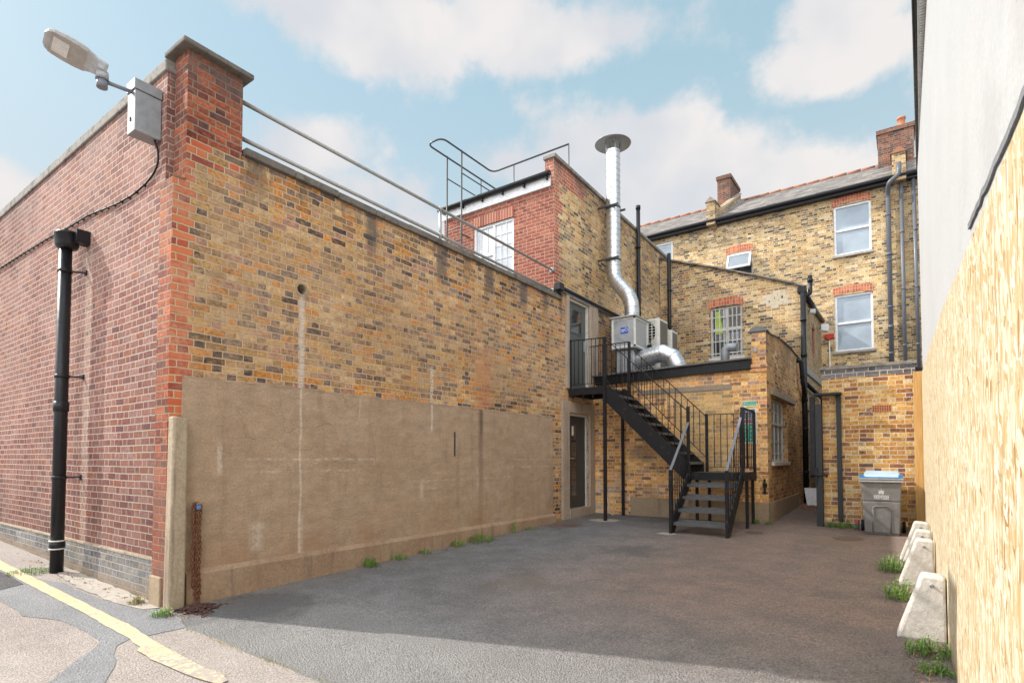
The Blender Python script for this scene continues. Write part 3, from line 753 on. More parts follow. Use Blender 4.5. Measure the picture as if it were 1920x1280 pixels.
# ---------------------------------------------------------------- ground, road and markings
def sheet(name, m, x0, x1, y0, y1, step, dz, clip=None):
    b = B(); nx = max(1, int((x1 - x0) / step)); ny = max(1, int((y1 - y0) / step))
    def P(i, j):
        x = x0 + (x1 - x0) * i / nx; y = y0 + (y1 - y0) * j / ny
        return (x, y, g(x, y) + dz)
    for i in range(nx):
        for j in range(ny): b.face([P(i, j), P(i + 1, j), P(i + 1, j + 1), P(i, j + 1)])
    o = b.make(name, m); o['kind'] = 'structure'; return o
def polysheet(name, m, pts, dz, rag=0., seed=1, tri=True, org=None):
    """ground-hugging polygon with a slightly ragged outline"""
    rnd = random.Random(seed); out = []
    n = len(pts)
    for i in range(n):
        (xa, ya), (xb, yb) = pts[i], pts[(i + 1) % n]
        L = math.hypot(xb - xa, yb - ya); k = max(1, int(L / .12)) if rag else max(1, int(L / 1.))
        k = min(k, 60)
        for q in range(k):
            t = q / k
            out.append((xa + (xb - xa) * t + rnd.uniform(-rag, rag), ya + (yb - ya) * t + rnd.uniform(-rag, rag)))
    from mathutils.geometry import delaunay_2d_cdt
    nb_ = len(out)
    def inside(x, y):
        c_ = False
        for i in range(nb_):
            (xa, ya), (xb, yb) = out[i], out[(i + 1) % nb_]
            if (ya > y) != (yb > y) and x < (xb - xa) * (y - ya) / (yb - ya) + xa: c_ = not c_
        return c_
    X0, X1, Y0, Y1 = min(p[0] for p in out), max(p[0] for p in out), min(p[1] for p in out), max(p[1] for p in out)
    stp = .25 if (X1 - X0) * (Y1 - Y0) < 15 else .5
    inner = [(X0 + (i + .5) * stp, Y0 + (j + .5) * stp) for i in range(int((X1 - X0) / stp)) for j in range(int((Y1 - Y0) / stp))]
    inner = [p for p in inner if inside(*p)]
    vv, _, ff, _, _, _ = delaunay_2d_cdt([Vector(p) for p in out + inner], [(i, (i + 1) % nb_) for i in range(nb_)], [], 1, 1e-5)
    bm = bmesh.new(); vs = [bm.verts.new((p.x, p.y, 0)) for p in vv]
    for q in ff: bm.faces.new([vs[k] for k in q])
    for v in bm.verts: v.co.z = g(v.co.x, v.co.y) + dz
    bmesh.ops.recalc_face_normals(bm, faces=bm.faces)
    for f in bm.faces:
        if f.normal.z < 0: f.normal_flip()
    me = bpy.data.meshes.new(name); bm.to_mesh(me); bm.free(); me.materials.append(m)
    o = bpy.data.objects.new(name, me); C.objects.link(o); o['kind'] = 'structure'; o['_org'] = (0, 0, 0)
    return o
b = B()
xs = [-60, -40, -25, -18, -14, -12, -10, -9, -8, -7, -6.6, -6.4, -6.2, -6, -5.8, -5.6, -5.4, -5.2, -5, -4, -2, 0, 2, 6, 20, 40, 60]
ys = [-60, -30, -12, -6, -2, 0, 1, 2, 2.5, 2.7, 2.9, 3.2, 4, 6, 8, 10, 12, 14, 18, 21.25, 30, 60, 90]
for i in range(len(xs) - 1):
    for j in range(len(ys) - 1):
        b.face([(x, y, g(x, y)) for x, y in ((xs[i], ys[j]), (xs[i + 1], ys[j]), (xs[i + 1], ys[j + 1]), (xs[i], ys[j + 1]))])
b.make('ground', M_yard)['kind'] = 'structure'
# old pale road surface, up to the edge of the yard
polysheet('road', M_road, [(-14, -8), (8, -8), (8, 2.24), (-3.1, 2.25), (-4.4, 2.29), (-5.05, 2.29), (-5.5, 2.42), (-5.84, 2.47), (-14, 2.52)], .004, .012, 3)
# newer grey tarmac strips
polysheet('tarmac_patch', M_patch, [(-12.2, 1.45), (-9, 1.50), (-7.28, 1.57), (-7.0, 1.585), (-6.55, 1.57), (-6.28, 1.69), (-5.99, 1.755), (-5.45, 1.75), (-5.22, 1.73), (-5.04, 1.63), (-4.825, 1.423), (-4.54, 1.238), (-4.2, .9), (-3.85, .9), (-4.0, 1.2), (-4.26, 1.44), (-4.5, 1.59), (-4.79, 1.67), (-5.0, 1.76), (-5.095, 1.87), (-5.07, 2.0), (-5.06, 2.294), (-5.35, 2.37), (-5.87, 2.41), (-6.14, 2.30), (-6.47, 2.32), (-6.64, 2.20), (-7.1, 2.19), (-7.73, 2.20), (-8.2, 2.06), (-9.5, 2.07), (-12.2, 2.1)], .008, .012, 5)
polysheet('dark_tarmac_patch', M_dark, [(-12, 1.4), (-9.0, 1.56), (-7.83, 1.688), (-7.96, 1.91), (-8.92, 1.917), (-12, 1.93)], .012, .006, 6)
# worn yellow line beside the wall
up_l = [(-12.5, 2.09), (-9.69, 2.08), (-8.59, 2.072), (-7.29, 2.063), (-6.3, 2.055), (-5.56, 2.045), (-5.07, 2.0), (-4.63, 1.966), (-4.2, 1.945), (-3.95, 1.935), (-3.80, 1.95), (-3.62, 1.915)]
lo_l = [(-3.60, 1.845), (-3.78, 1.81), (-3.98, 1.80), (-4.18, 1.80), (-4.45, 1.785), (-4.56, 1.80), (-4.75, 1.805), (-4.80, 1.85), (-5.10, 1.885), (-6.16, 1.932), (-8.0, 1.934), (-9.03, 1.94), (-12.5, 1.95)]
polysheet('yellow_line', M_yline, up_l + lo_l, .0138, .006, 8)
# lighter concrete footing strip along the street wall, and the scuffed edge of the yard
polysheet('footing_strip', M_conc_g, [(-7.0, 2.23), (-6.4, 2.24), (-5.95, 2.33), (-5.86, 2.46), (-6.3, 2.49), (-7.6, 2.49), (-8.5, 2.49), (-8.9, 2.34), (-8.1, 2.28), (-7.5, 2.23)], .012, .02, 9)
polysheet('post_footing', M_conc_g, [(-5.28, 10.16), (-5.0, 10.08), (-4.78, 10.22), (-4.72, 10.42), (-4.95, 10.58), (-5.25, 10.5), (-5.38, 10.32)], .006, .02, 10)
polysheet('stair_footing', M_conc_g, [(-3.52, 9.2), (-3.3, 9.15), (-3.2, 9.32), (-3.32, 9.45), (-3.5, 9.42)], .006, .015, 11)

# ================================================================ single-storey building (left)
XW = -5.85
lowb = thing('brick_building', 'single storey building with red brick street wall, corner pier and stained yellow yard wall', 'building', (-5.85, 2.45, 0))
b = B()   # street side wall and its roof parapet
b.facade('y', 2.5, -1, -18, -6.135, .43, 5.44)
b.face([(-6.135, 2.5, 3.9), (-6.135, 2.74, 3.9), (-6.135, 2.74, 5.44), (-6.135, 2.5, 5.44)])
b.face([(-18, 2.74, 5.44), (-6.135, 2.74, 5.44), (-6.135, 2.74, 4.6), (-18, 2.74, 4.6)])
b.face([(-18, 2.5, 5.44), (-6.135, 2.5, 5.44), (-6.135, 2.74, 5.44), (-18, 2.74, 5.44)])
b.make('street_wall', M_street, lowb)
B().box(-18, -6.14, 2.484, 2.5, .425, .447).make('mortar_band', M_post, lowb)
B().facade('y', 2.49, -1, -18, -6.135, -.3, .43).face([(-18, 2.49, .43), (-6.135, 2.49, .43), (-6.135, 2.5, .43), (-18, 2.5, .43)]).make('brick_plinth', M_bluep, lowb)
B().box(-18, -6.12, 2.475, 2.78, 5.44, 5.56).make('coping', M_cope, lowb, bevel=.012)
# side wall to the yard
b = B()
b.facade('x', XW, 1, 2.57, 9.99, 4.24, 4.75)
b.facade('x', XW, 1, 2.45, 9.99, -.3, 4.24, holes=[(3.83, 3.96, 3.40, 3.53), (7.46, 7.54, 3.39, 3.47)], depth=.25)
b.facade('x', XW, 1, 10.0, 13.2, 2.95, 4.93, holes=[(10.29, 11.24, 2.96, 4.90)], depth=.3)
b.facade('x', XW, 1, 9.99, 11.5, -.3, 2.95, holes=[(10.27, 11.21, -.25, 2.42)], depth=.3)
b.box(-6.10, -5.852, 2.7, 9.9, 4.0, 4.75)
b.make('side_wall', M_side, lowb)
b = B()
b.facade('y', 2.452, -1, -6.13, XW, -.1, 4.235)
b.face([(XW, 2.452, 4.235), (XW, 2.572, 4.235), (XW, 2.572, 4.27)])
b.face([(-6.13, 2.572, 4.2), (XW, 2.572, 4.2), (XW, 2.572, 4.75), (-6.13, 2.572, 4.75)])
b.face([(-6.13, 2.452, 4.235), (XW, 2.452, 4.235), (XW, 2.572, 4.27), (-6.13, 2.572, 4.27)])
b.make('corner_quoin', M_quoin, lowb)
B().box(-6.14, -5.90, 2.43, 2.50, -.2, .30).make('quoin_base', M_plinth, lowb, bevel=.01)
B().box(-6.12, -5.848, 2.57, 3.14, 4.70, 5.60).make('pier', M_quoin, lowb)
B().box(-6.20, -5.76, 2.49, 3.22, 5.60, 5.655).make('pier_cap', M_coped, lowb, bevel=.012)
rnd = random.Random(2)
b = B(); y = 3.16
while y < 9.9:
    y2 = min(9.98, y + .61); dz = rnd.uniform(-.006, .006)
    b.box(-6.13, -5.80, y + .003, y2 - .003, 4.75 + dz, 4.835 + dz); y = y2
b.make('yard_coping', M_coped, lowb, bevel=.01)
B().box(-20, -6.0, 2.7, 9.9, 4.3, 4.4).make('roof', M_felt, lowb)
b = B(); rnd = random.Random(31); prev = None; yy = 2.575; zz = 2.285   # ragged top edge of the trowelled render
while True:
    cur = (yy, 2.275 + .02 * (yy - 2.5) / 7 + rnd.uniform(-.010, .010) + .008 * math.sin(yy * 2.1), rnd.uniform(-.0015, .0015))
    if prev:
        (ya, za, da), (yb2, zb, db) = prev, cur
        b.face([(-5.815 + da, ya, .2), (-5.815 + db, yb2, .2), (-5.815 + db, yb2, zb - .015), (-5.815 + da, ya, za - .015)])
        b.face([(-5.815 + da, ya, za - .015), (-5.815 + db, yb2, zb - .015), (-5.832, yb2, zb), (-5.832, ya, za)])
        b.face([(-5.832, ya, za), (-5.832, yb2, zb), (-5.852, yb2, zb + .002), (-5.852, ya, za + .002)])
    prev = cur
    if yy >= 9.6: break
    yy = min(9.6, yy + rnd.uniform(.04, .11))
b.face([(-5.852, 2.575, .2), (-5.815, 2.575, .2), (-5.815, 2.575, 2.26), (-5.852, 2.575, 2.28)]); b.face([(-5.815, 9.6, .2), (-5.852, 9.6, .2), (-5.852, 9.6, 2.3), (-5.815, 9.6, 2.28)])
b.make('render_panel', M_render, lowb)
B().prism([(-5.85, -.2), (-5.765, -.2), (-5.772, .30), (-5.81, .345), (-5.85, .345)], 'y', 2.62, 9.66).make('render_ledge', M_ledge, lowb, bevel=.004)
# two overflow holes: clay pipe ends in the wall
for yy, zz, r in ((3.895, 3.465, .062), (7.5, 3.43, .034)):
    b = B(); ring = []
    for k in range(20):
        a = 2 * math.pi * k / 20
        ring.append((math.cos(a), math.sin(a)))
    for k in range(20):
        (c0, s0), (c1, s1) = ring[k], ring[(k + 1) % 20]
        P = lambda c_, s_, q, x: (x, yy + c_ * q, zz + s_ * q)
        b.face([P(c0, s0, r * 1.35, XW + .006), P(c1, s1, r * 1.35, XW + .006), P(c1, s1, r, XW + .006), P(c0, s0, r, XW + .006)])
        b.face([P(c0, s0, r, XW + .006), P(c1, s1, r, XW + .006), P(c1, s1, r * .95, XW - .2), P(c0, s0, r * .95, XW - .2)])
        b.face([P(c0, s0, r * 1.35, XW + .006), P(c0, s0, r * 1.35, XW - .02), P(c1, s1, r * 1.35, XW - .02), P(c1, s1, r * 1.35, XW + .006)])
    b.cur = 1
    b.face([(XW - .19, yy + c_ * r, zz + s_ * r) for c_, s_ in ring])
    # square mortar patch round the pipe
    b.make('overflow_pipe', [M_post, M_dark2], lowb)
# lower door with concrete surround
b = B()
b.box(-5.86, -5.80, 9.99, 10.275, -.1, 2.66); b.box(-5.86, -5.80, 11.205, 11.44, -.1, 2.66); b.box(-5.86, -5.80, 10.275, 11.205, 2.42, 2.66)
b.box(-6.1, -5.79, 10.275, 11.205, -.1, .375)
b.make('door_surround', M_jamb, lowb, bevel=.01)
d = B().box(-5.96, -5.91, 10.33, 11.15, .39, 2.37).make('door', M_doord, lowb, bevel=.004)
B().box(-5.97, -5.88, 10.275, 10.33, .375, 2.42).box(-5.97, -5.88, 11.15, 11.205, .375, 2.42).box(-5.97, -5.88, 10.33, 11.15, 2.37, 2.42).make('door_frame', M_offw, d)
B().box(-5.912, -5.905, 10.52, 10.72, .64, 2.19).make('glass_strip', M_glassd, d)
B().box(-5.906, -5.903, 10.535, 10.62, 1.95, 2.15).make('notice', M_cream, d)
b = B(); b.box(-5.91, -5.90, 10.40, 10.44, 1.27, 1.52); b.tube([(-5.90, 10.42, 1.45), (-5.85, 10.42, 1.45), (-5.845, 10.53, 1.45)], .011, 8)
b.make('handle', M_brass, d)
# upper door on the landing
b = B()
b.box(-5.865, -5.80, 10.17, 10.29, 2.93, 4.93); b.box(-5.865, -5.80, 11.24, 11.63, 2.93, 4.93); b.box(-5.865, -5.80, 10.29, 11.24, 4.905, 4.93)
b.make('upper_door_surround', M_jamb, lowb, bevel=.008)
d = B().box(-5.96, -5.91, 10.34, 11.20, 2.97, 4.86).make('door', M_door, lowb, bevel=.004)
d['label'] = 'grey green door with a square pane'
B().box(-5.97, -5.86, 10.29, 10.34, 2.96, 4.905).box(-5.97, -5.86, 11.20, 11.24, 2.96, 4.905).box(-5.97, -5.86, 10.34, 11.20, 4.86, 4.905).make('door_frame', M_offw, d)
B().box(-5.912, -5.905, 10.50, 10.98, 4.22, 4.71).make('pane', M_glassd, d)
b = B()
for (y0, y1, z0, z1) in ((10.47, 10.50, 4.19, 4.74), (10.98, 11.01, 4.19, 4.74), (10.50, 10.98, 4.19, 4.22), (10.50, 10.98, 4.71, 4.74)): b.box(-5.912, -5.898, y0, y1, z0, z1)
b.make('pane_bead', M_door, d)
B().box(-5.91, -5.885, 11.09, 11.15, 3.85, 4.08).make('keypad', M_galvl, d, bevel=.006)
# capping pipe and lead over the lobby
b = B(); b.tube([(-5.80, 9.78, 5.0), (-5.80, 12.9, 4.98)], .045, 12); b.make('lobby_gutter', M_blackp, lowb)
b = B(); b.box(-6.2, -5.79, 9.95, 13.2, 4.93, 4.96); b.make('lobby_roof', M_lead, lowb)
b = B(); b.box(-5.86, -5.70, 9.72, 9.90, 4.90, 5.06); b.make('gutter_outlet', M_blackp, lowb, bevel=.02)

# ================================================================ two-storey block behind
XT = -5.95
upb = thing('brick_building', 'two storey block with new red brick front, roof ladder and weathered yellow side wall', 'building', (-7.5, 9.9, 0))
B().facade('y', 9.9, -1, -9.05, XT, 4.0, 7.30, holes=[(-8.14, -6.99, 5.0, 6.80)], depth=.09).make('front_wall', M_mred, upb)
b = B()
tp = lambda u: 7.80 - (u - 9.9) * .028
b.facade('x', XT, 1, 9.9, 17.3, 3.0, 7.6, top=tp, du=[14.6, 17.0])
b.facade('y', 9.9, -1, -6.17, XT, 7.30, 7.80)
b.face([(-6.17, 9.9, 7.0), (-6.17, 9.9, 7.8), (-6.17, 17.3, 7.6), (-6.17, 17.3, 7.0)])
b.face([(-9.05, 9.9, 3.5), (-9.05, 17.3, 3.5), (-9.05, 17.3, 7.2), (-9.05, 9.9, 7.3)])
b.box(-9.0, XT - .3, 17.0, 17.3, 3.5, 7.4)
b.make('side_wall', M_tall, upb)
b = B(); b.hexa([(-6.20, 9.86, 7.80), (-5.90, 9.86, 7.80), (-5.90, 17.34, 7.59), (-6.20, 17.34, 7.59)], [(-6.20, 9.86, 7.88), (-5.90, 9.86, 7.88), (-5.90, 17.34, 7.67), (-6.20, 17.34, 7.67)])
b.make('coping', M_cope, upb, bevel=.01)
B().hexa([(-9.05, 9.8, 7.40), (-6.17, 9.8, 7.40), (-6.17, 17.3, 7.5), (-9.05, 17.3, 7.5)], [(-9.05, 9.8, 7.46), (-6.17, 9.8, 7.46), (-6.17, 17.3, 7.56), (-9.05, 17.3, 7.56)]).make('roof', M_felt, upb)
B().box(-9.1, -6.02, 9.86, 9.897, 7.20, 7.42).make('fascia', M_white, upb, bevel=.004)
b = B(); prof = [(9.80 + .062 * math.cos(rad(a)), 7.46 + .07 * math.sin(rad(a))) for a in range(180, 361, 20)] + [(9.80 + .05 * math.cos(rad(a)), 7.46 + .055 * math.sin(rad(a))) for a in range(360, 179, -20)]
b.prism(prof, 'x', -9.15, -6.0); b.tube([(-9.15, 9.80, 7.45), (-5.99, 9.80, 7.45)], .055, 12)
for k in range(6): b.box(-9.0 + k * .58, -8.97 + k * .58, 9.79, 9.9, 7.33, 7.42)
b.make('gutter', M_blackp, upb)
def soldier(t, b):
    uv = uvn(t); us, vs, _ = t.sep(uv)
    cell = t.m('FLOOR', t.m('DIVIDE', us, .0757)); lu = t.sub(us, t.mul(cell, .0757))
    col = t.bright(mortar_rgb(t, (.33, .10, .065)), t.lin(t.white(t.xyz(cell, 1., 1.))[0], 0., 1., .8, 1.2))
    t.put(b.inputs['Base Color'], t.mix(t.ss(t.m('MINIMUM', lu, t.sub(.0757, lu)), .004, .009), (.50, .36, .27), col))
    b.inputs['Roughness'].default_value = .85
b = B(); b.box(-8.14, -6.99, 9.885, 9.91, 6.80, 7.03); b.make('window_arch', mat('red_soldier_course', soldier), upb)

def window(parent, ax, c, n, u0, u1, v0, v1, frame=M_white, glass=M_glass, fw=.055, depth=.075, mulls=(), trans=(), bars=(), barw=.015, name='window', sill=None, silld=.06):
    """frame with mullions (u), transoms (v); panes and sill as children. n: outward direction"""
    def bx(bb, a, b_, e, f, d0, d1):
        if ax == 'x': bb.box(c + n * d0, c + n * d1, a, b_, e, f)
        else: bb.box(a, b_, c + n * d0, c + n * d1, e, f)
    fr = B()
    d0, d1 = -depth - .045, -depth + .02
    bx(fr, u0, u0 + fw, v0, v1, d0, d1); bx(fr, u1 - fw, u1, v0, v1, d0, d1)
    bx(fr, u0 + fw, u1 - fw, v0, v0 + fw, d0, d1); bx(fr, u0 + fw, u1 - fw, v1 - fw, v1, d0, d1)
    for m_ in mulls: bx(fr, m_ - fw / 2, m_ + fw / 2, v0 + fw, v1 - fw, d0, d1 + .004)
    for t_ in trans:
        if isinstance(t_, tuple): bx(fr, t_[1], t_[2], t_[0] - fw / 2, t_[0] + fw / 2, d0, d1 + .008)
        else: bx(fr, u0 + fw, u1 - fw, t_ - fw / 2, t_ + fw / 2, d0, d1 + .008)
    for kind, p_, a, b_ in bars:
        if kind == 'v': bx(fr, p_ - barw / 2, p_ + barw / 2, a, b_, d0 + .02, d1 - .012)
        else: bx(fr, a, b_, p_ - barw / 2, p_ + barw / 2, d0 + .02, d1 - .016)
    o = fr.make(name, frame, parent, bevel=.004)
    g_ = B(); bx(g_, u0 + fw * .5, u1 - fw * .5, v0 + fw * .5, v1 - fw * .5, -depth - .03, -depth - .015)
    g_.make('pane', glass, o)
    if sill:
        s_ = B(); bx(s_, u0 - .05, u1 + .05, v0 - .075, v0 - .002, -depth, silld); s_.make('sill', sill, o, bevel=.006)
    return o
vb = []
for x_ in (-7.37, -7.22): vb.append(('v', x_, 5.05, 6.75))
for z_ in (5.35, 5.65, 5.95, 6.25, 6.5): vb.append(('h', z_, -7.52, -7.04))
for z_ in (5.3, 5.55, 5.8): vb.append(('h', z_, -8.1, -7.58))
for x_ in (-7.95, -7.76): vb.append(('v', x_, 5.05, 6.75))
window(upb, 'y', 9.9, -1, -8.14, -6.99, 5.0, 6.80, glass=M_glassw, mulls=(-7.56,), trans=((6.1, -8.1, -7.58),), bars=vb, depth=.05, fw=.06)

# ================================================================ rear extension with flat roof
extb = thing('extension_building', 'flat roofed orange brick extension behind the metal stairs with a parapet along its side', 'building', (-4, 11.45, 0))
XE = -2.16
b = B()
b.facade('y', 11.45, -1, -5.85, -2.42, -.2, 3.17)
b.facade('y', 11.45, -1, -2.42, XE, -.2, 3.88)
b.make('front_wall', M_ext, extb)
b = B()
def etop(u): return 3.86 + .14 * math.sin(min(1, max(0, (u - 11.45) / 2.2)) * math.pi / 2) - .10 * max(0, (u - 14) / 2)
b.facade('x', XE, 1, 11.45, 16.0, -.2, 3.6, holes=[(11.86, 13.65, 1.30, 2.68)], depth=.16, top=etop, du=[11.7, 12.1, 12.5, 13, 14, 15])
b.facade('x', -2.42, -1, 11.45, 16.0, 3.2, 3.6, top=etop, du=[11.7, 12.1, 12.5, 13, 14, 15])
b.box(-6.0, -2.2, 15.9, 16.0, 0, 3.2)
b.make('side_wall', M_exts, extb)
b = B(); ps = [11.42, 11.7, 12.1, 12.5, 13, 14, 15, 16.02]
for i in range(len(ps) - 1):
    a, c_ = ps[i], ps[i + 1]
    za, zc = etop(a) + (.05 if i == 0 else .0), etop(c_)
    b.hexa([(-2.46, a, za), (-2.12, a, za), (-2.12, c_, zc), (-2.46, c_, zc)], [(-2.40, a, za + .05), (-2.18, a, za + .05), (-2.18, c_, zc + .05), (-2.40, c_, zc + .05)])
b.make('parapet_capping', M_lead, extb)
b = B(); b.box(-2.44, XE + .012, 11.43, 11.45, 3.88, 3.91)
b.prism([(-2.47, 3.90), (-2.12, 3.90), (-2.2, 3.97), (-2.32, 4.0), (-2.42, 3.97)], 'y', 11.40, 11.60)
b.make('parapet_head', M_lead, extb)
B().box(-2.45, XE + .02, 11.40, 11.449, 3.20, 3.27).box(-2.44, XE + .015, 11.415, 11.449, 3.12, 3.18).make('corbel', M_ext, extb)
b = B(); b.hexa([(-5.75, 11.36, 3.10), (-2.43, 11.36, 3.18), (-2.43, 11.448, 3.18), (-5.75, 11.448, 3.10)], [(-5.75, 11.36, 3.30), (-2.43, 11.36, 3.37), (-2.43, 11.448, 3.37), (-5.75, 11.448, 3.30)])
b.make('fascia', M_black, extb, bevel=.006)
b = B(); b.hexa([(-5.84, 11.30, 3.30), (-2.43, 11.30, 3.37), (-2.43, 16.0, 3.40), (-5.84, 16.0, 3.34)], [(-5.84, 11.30, 3.33), (-2.43, 11.30, 3.40), (-2.43, 16.0, 3.43), (-5.84, 16.0, 3.37)])
b.make('roof', M_felt, extb)
B().box(-4.95, -2.13, 11.42, 11.449, -.2, .61).box(XE, XE + .03, 11.42, 14.9, -.2, .61).make('render_plinth', M_plinth, extb, bevel=.012)
B().box(-4.75, -2.80, 11.43, 11.449, 2.82, 2.92).make('lintel', M_lint, extb, bevel=.004)
B().box(XE, XE + .05, 11.72, 14.55, 2.70, 2.82).make('window_lintel', M_lint, extb, bevel=.006)
vb = [('v', 11.86 + 1.79 * k / 4, 1.34, 2.64) for k in (1, 2, 3)] + [('h', z_, 11.9, 13.6) for z_ in (1.55, 1.80, 2.42)]
window(extb, 'x', XE, 1, 11.86, 13.65, 1.38, 2.68, frame=M_offw, glass=M_glassf, fw=.045, depth=.11, trans=(2.17,), bars=vb, barw=.028, sill=M_offw, silld=.05)
B().box(-2.25, -2.17, 11.40, 11.425, .90, .98).box(-2.23, -2.20, 11.38, 11.43, .78, 1.06).make('wall_bracket', M_black, extb)
B().box(-2.385, -2.32, 11.42, 11.45, 3.50, 3.60).make('junction_cover', M_galvl, extb, bevel=.01)

# ================================================================ taller rear wing with the barred window
midb = thing('rear_wing', 'brown brick rear wing with sloping roof edge and a barred white window', 'building', (-4, 16, 0))
YM = 16.0; XM = -2.17
mt = lambda u: 7.33 - (u + 5.73) * .392 + .045 * math.sin((u + 5.9) / 3.7 * math.pi)
b = B()
b.facade('y', YM, -1, -5.93, XM, 3.0, 5.92, holes=[(-4.47, -3.61, 4.27, 5.70)], depth=.11, top=mt, du=[-5.4, -5, -3.2, -2.7])
b.make('front_wall', M_mid, midb)
b = B()
b.facade('x', XM, 1, YM, 20.2, .1, 5.8, holes=[(16.35, 17.22, .35, 2.76), (17.45, 18.2, 1.35, 2.64), (18.05, 18.75, 4.45, 5.35)], depth=.15)
b.make('side_wall', M_midside, midb)
b = B(); xs = [-5.98, -5.4, -5, -4.2, -3.2, -2.7, -2.10]
for i in range(6):
    a, c_ = xs[i], xs[i + 1]
    b.hexa([(a, 15.93, mt(a)), (c_, 15.93, mt(c_)), (c_, 20.15, mt(c_)), (a, 20.15, mt(a))], [(a, 15.93, mt(a) + .045), (c_, 15.93, mt(c_) + .045), (c_, 20.15, mt(c_) + .045), (a, 20.15, mt(a) + .045)])
b.make('roof', M_slate, midb)
b = B()   # segmental brick arch over the barred window
def archbox(bb, x0, x1, z0, h, rise, y0, y1, n=12):
    for i in range(n):
        ta, tb = i / n, (i + 1) / n
        xa, xb = x0 + (x1 - x0) * ta, x0 + (x1 - x0) * tb
        ra, rb = rise * (1 - (2 * ta - 1) ** 2), rise * (1 - (2 * tb - 1) ** 2)
        bb.hexa([(xa, y0, z0 + ra), (xb, y0, z0 + rb), (xb, y1, z0 + rb), (xa, y1, z0 + ra)], [(xa, y0, z0 + ra + h), (xb, y0, z0 + rb + h), (xb, y1, z0 + rb + h), (xa, y1, z0 + ra + h)])
archbox(b, -4.55, -3.58, 5.66, .225, .07, YM - .008, YM + .09); b.make('window_arch', M_arch, midb)
w = window(midb, 'y', YM, -1, -4.47, -3.61, 4.27, 5.70, frame=M_offw, glass=M_glassd, fw=.06, depth=.09, mulls=(-4.04,), trans=(5.08,), sill=M_offw, silld=.03)
b = B()
for k in range(8): b.box(-4.44 + k * .114, -4.424 + k * .114, YM - .03, YM - .016, 4.30, 5.66)
for z_ in (4.38, 4.72, 5.02, 5.40): b.box(-4.52, -3.56, YM - .042, YM - .028, z_ - .012, z_ + .012)
b.make('security_bars', M_offw, w)
B().hexa([(-4.36, YM + .078, 4.95), (-4.14, YM + .078, 4.95), (-4.14, YM + .1, 4.95), (-4.36, YM + .1, 4.95)], [(-4.33, YM + .078, 5.60), (-4.22, YM + .078, 5.60), (-4.22, YM + .1, 5.60), (-4.33, YM + .1, 5.60)]).make('curtain', M_hiviz, w)
b = B()
for k in range(9): b.box(-4.0, -3.68, YM + .078, YM + .098, 5.14 + k * .055, 5.165 + k * .055)
b.make('vent_slats', M_grille, w)
# pale replaced bricks are part of the wall face: a repaired patch
b = B(); rnd = random.Random(5)
for r in range(6):
    for k in range(3):
        x_ = -3.1 + k * .2 + (r % 2) * .1 + rnd.uniform(-.03, .03)
        if (r in (0, 5)) and k != 1: continue
        z_ = 5.452 + r * .0757
        b.box(x_, x_ + .19, YM - .003, YM + .01, z_ + .004, z_ + .068)
b.make('pale_brick_patch', conc('pale_replacement_brick', (.50, .44, .33), (.60, .54, .43)), midb)
# side openings
d = B().box(XM - .16, XM - .10, 16.36, 17.21, .36, 2.75).make('door', M_dark2, midb); d['label'] = 'dark doorway in the side wall'
B().box(XM, XM + .02, 16.3, 17.3, 2.76, 2.90).box(XM, XM + .02, 17.4, 18.25, 2.64, 2.76).make('opening_lintel', M_lint, midb)
window(midb, 'x', XM, 1, 17.45, 18.2, 1.35, 2.64, frame=M_offw, glass=M_glassd, fw=.05, depth=.05, trans=(2.0,), sill=M_offw)
window(midb, 'x', XM, 1, 18.05, 18.75, 4.45, 5.35, frame=M_terra, glass=M_glassd, fw=.07, depth=.03)
B().box(XM, XM + .05, 16.6, 20.15, 3.72, 3.90).make('steel_beam', M_galvl, midb)
b = B(); b.tube([(XM + .06, 15.92, 5.78), (XM + .06, 20.15, 5.84)], .065, 12); b.make('gutter', M_blackp, midb)
b = B(); b.box(-2.23, -2.02, 15.88, 16.02, 5.72, 5.90); b.make('hopper_head', M_blackp, midb, bevel=.02)

# ================================================================ three-storey terrace at the back
K = 20.2 / 19.5
def kx(x): return x * K
def kz(z): return CAMH + (z - CAMH) * K
YB = 20.2
ter = thing('terrace_building', 'three storey yellow brick terrace at the back with slate roof and white sash windows', 'building', (-3, YB, 0))
b = B()
hs = [(kx(-1.70), kx(-.72), kz(7.64), kz(9.18)), (kx(-1.715), kx(-.72), kz(4.69), kz(6.42)), (kx(-4.85), kx(-4.05), kz(7.55), kz(8.36)), (kx(-7.7), kx(-6.74), kz(7.9), kz(9.30))]
ZG = kz(9.60)
b.facade('y', YB, -1, -12.5, 1.5, 0, ZG, holes=hs, depth=.13)
b.make('wall', M_back, ter)
# roof
zr = kz(9.45) + .19; RY = 23.9; RZ = 12.05
b = B()
for x0, x1 in ((-12.5, -5.62), (-5.38, -.14), (.12, 1.6)):
    b.hexa([(x0, YB - .22, zr - .06), (x1, YB - .22, zr - .06), (x1, RY, RZ - .06), (x0, RY, RZ - .06)], [(x0, YB - .22, zr), (x1, YB - .22, zr), (x1, RY, RZ), (x0, RY, RZ)])
    b.hexa([(x0, RY, RZ - .06), (x1, RY, RZ - .06), (x1, 27.5, zr), (x0, 27.5, zr)], [(x0, RY, RZ), (x1, RY, RZ), (x1, 27.5, zr + .06), (x0, 27.5, zr + .06)])
b.make('roof', M_slate, ter)
b = B(); rnd = random.Random(4); x_ = -12.4
while x_ < -.4:
    b.tube([(x_, RY, RZ + .02), (x_ + .43, RY, RZ + .02 + rnd.uniform(-.008, .008))], .065, 8); x_ += .45
b.make('ridge_tiles', M_terra, ter)
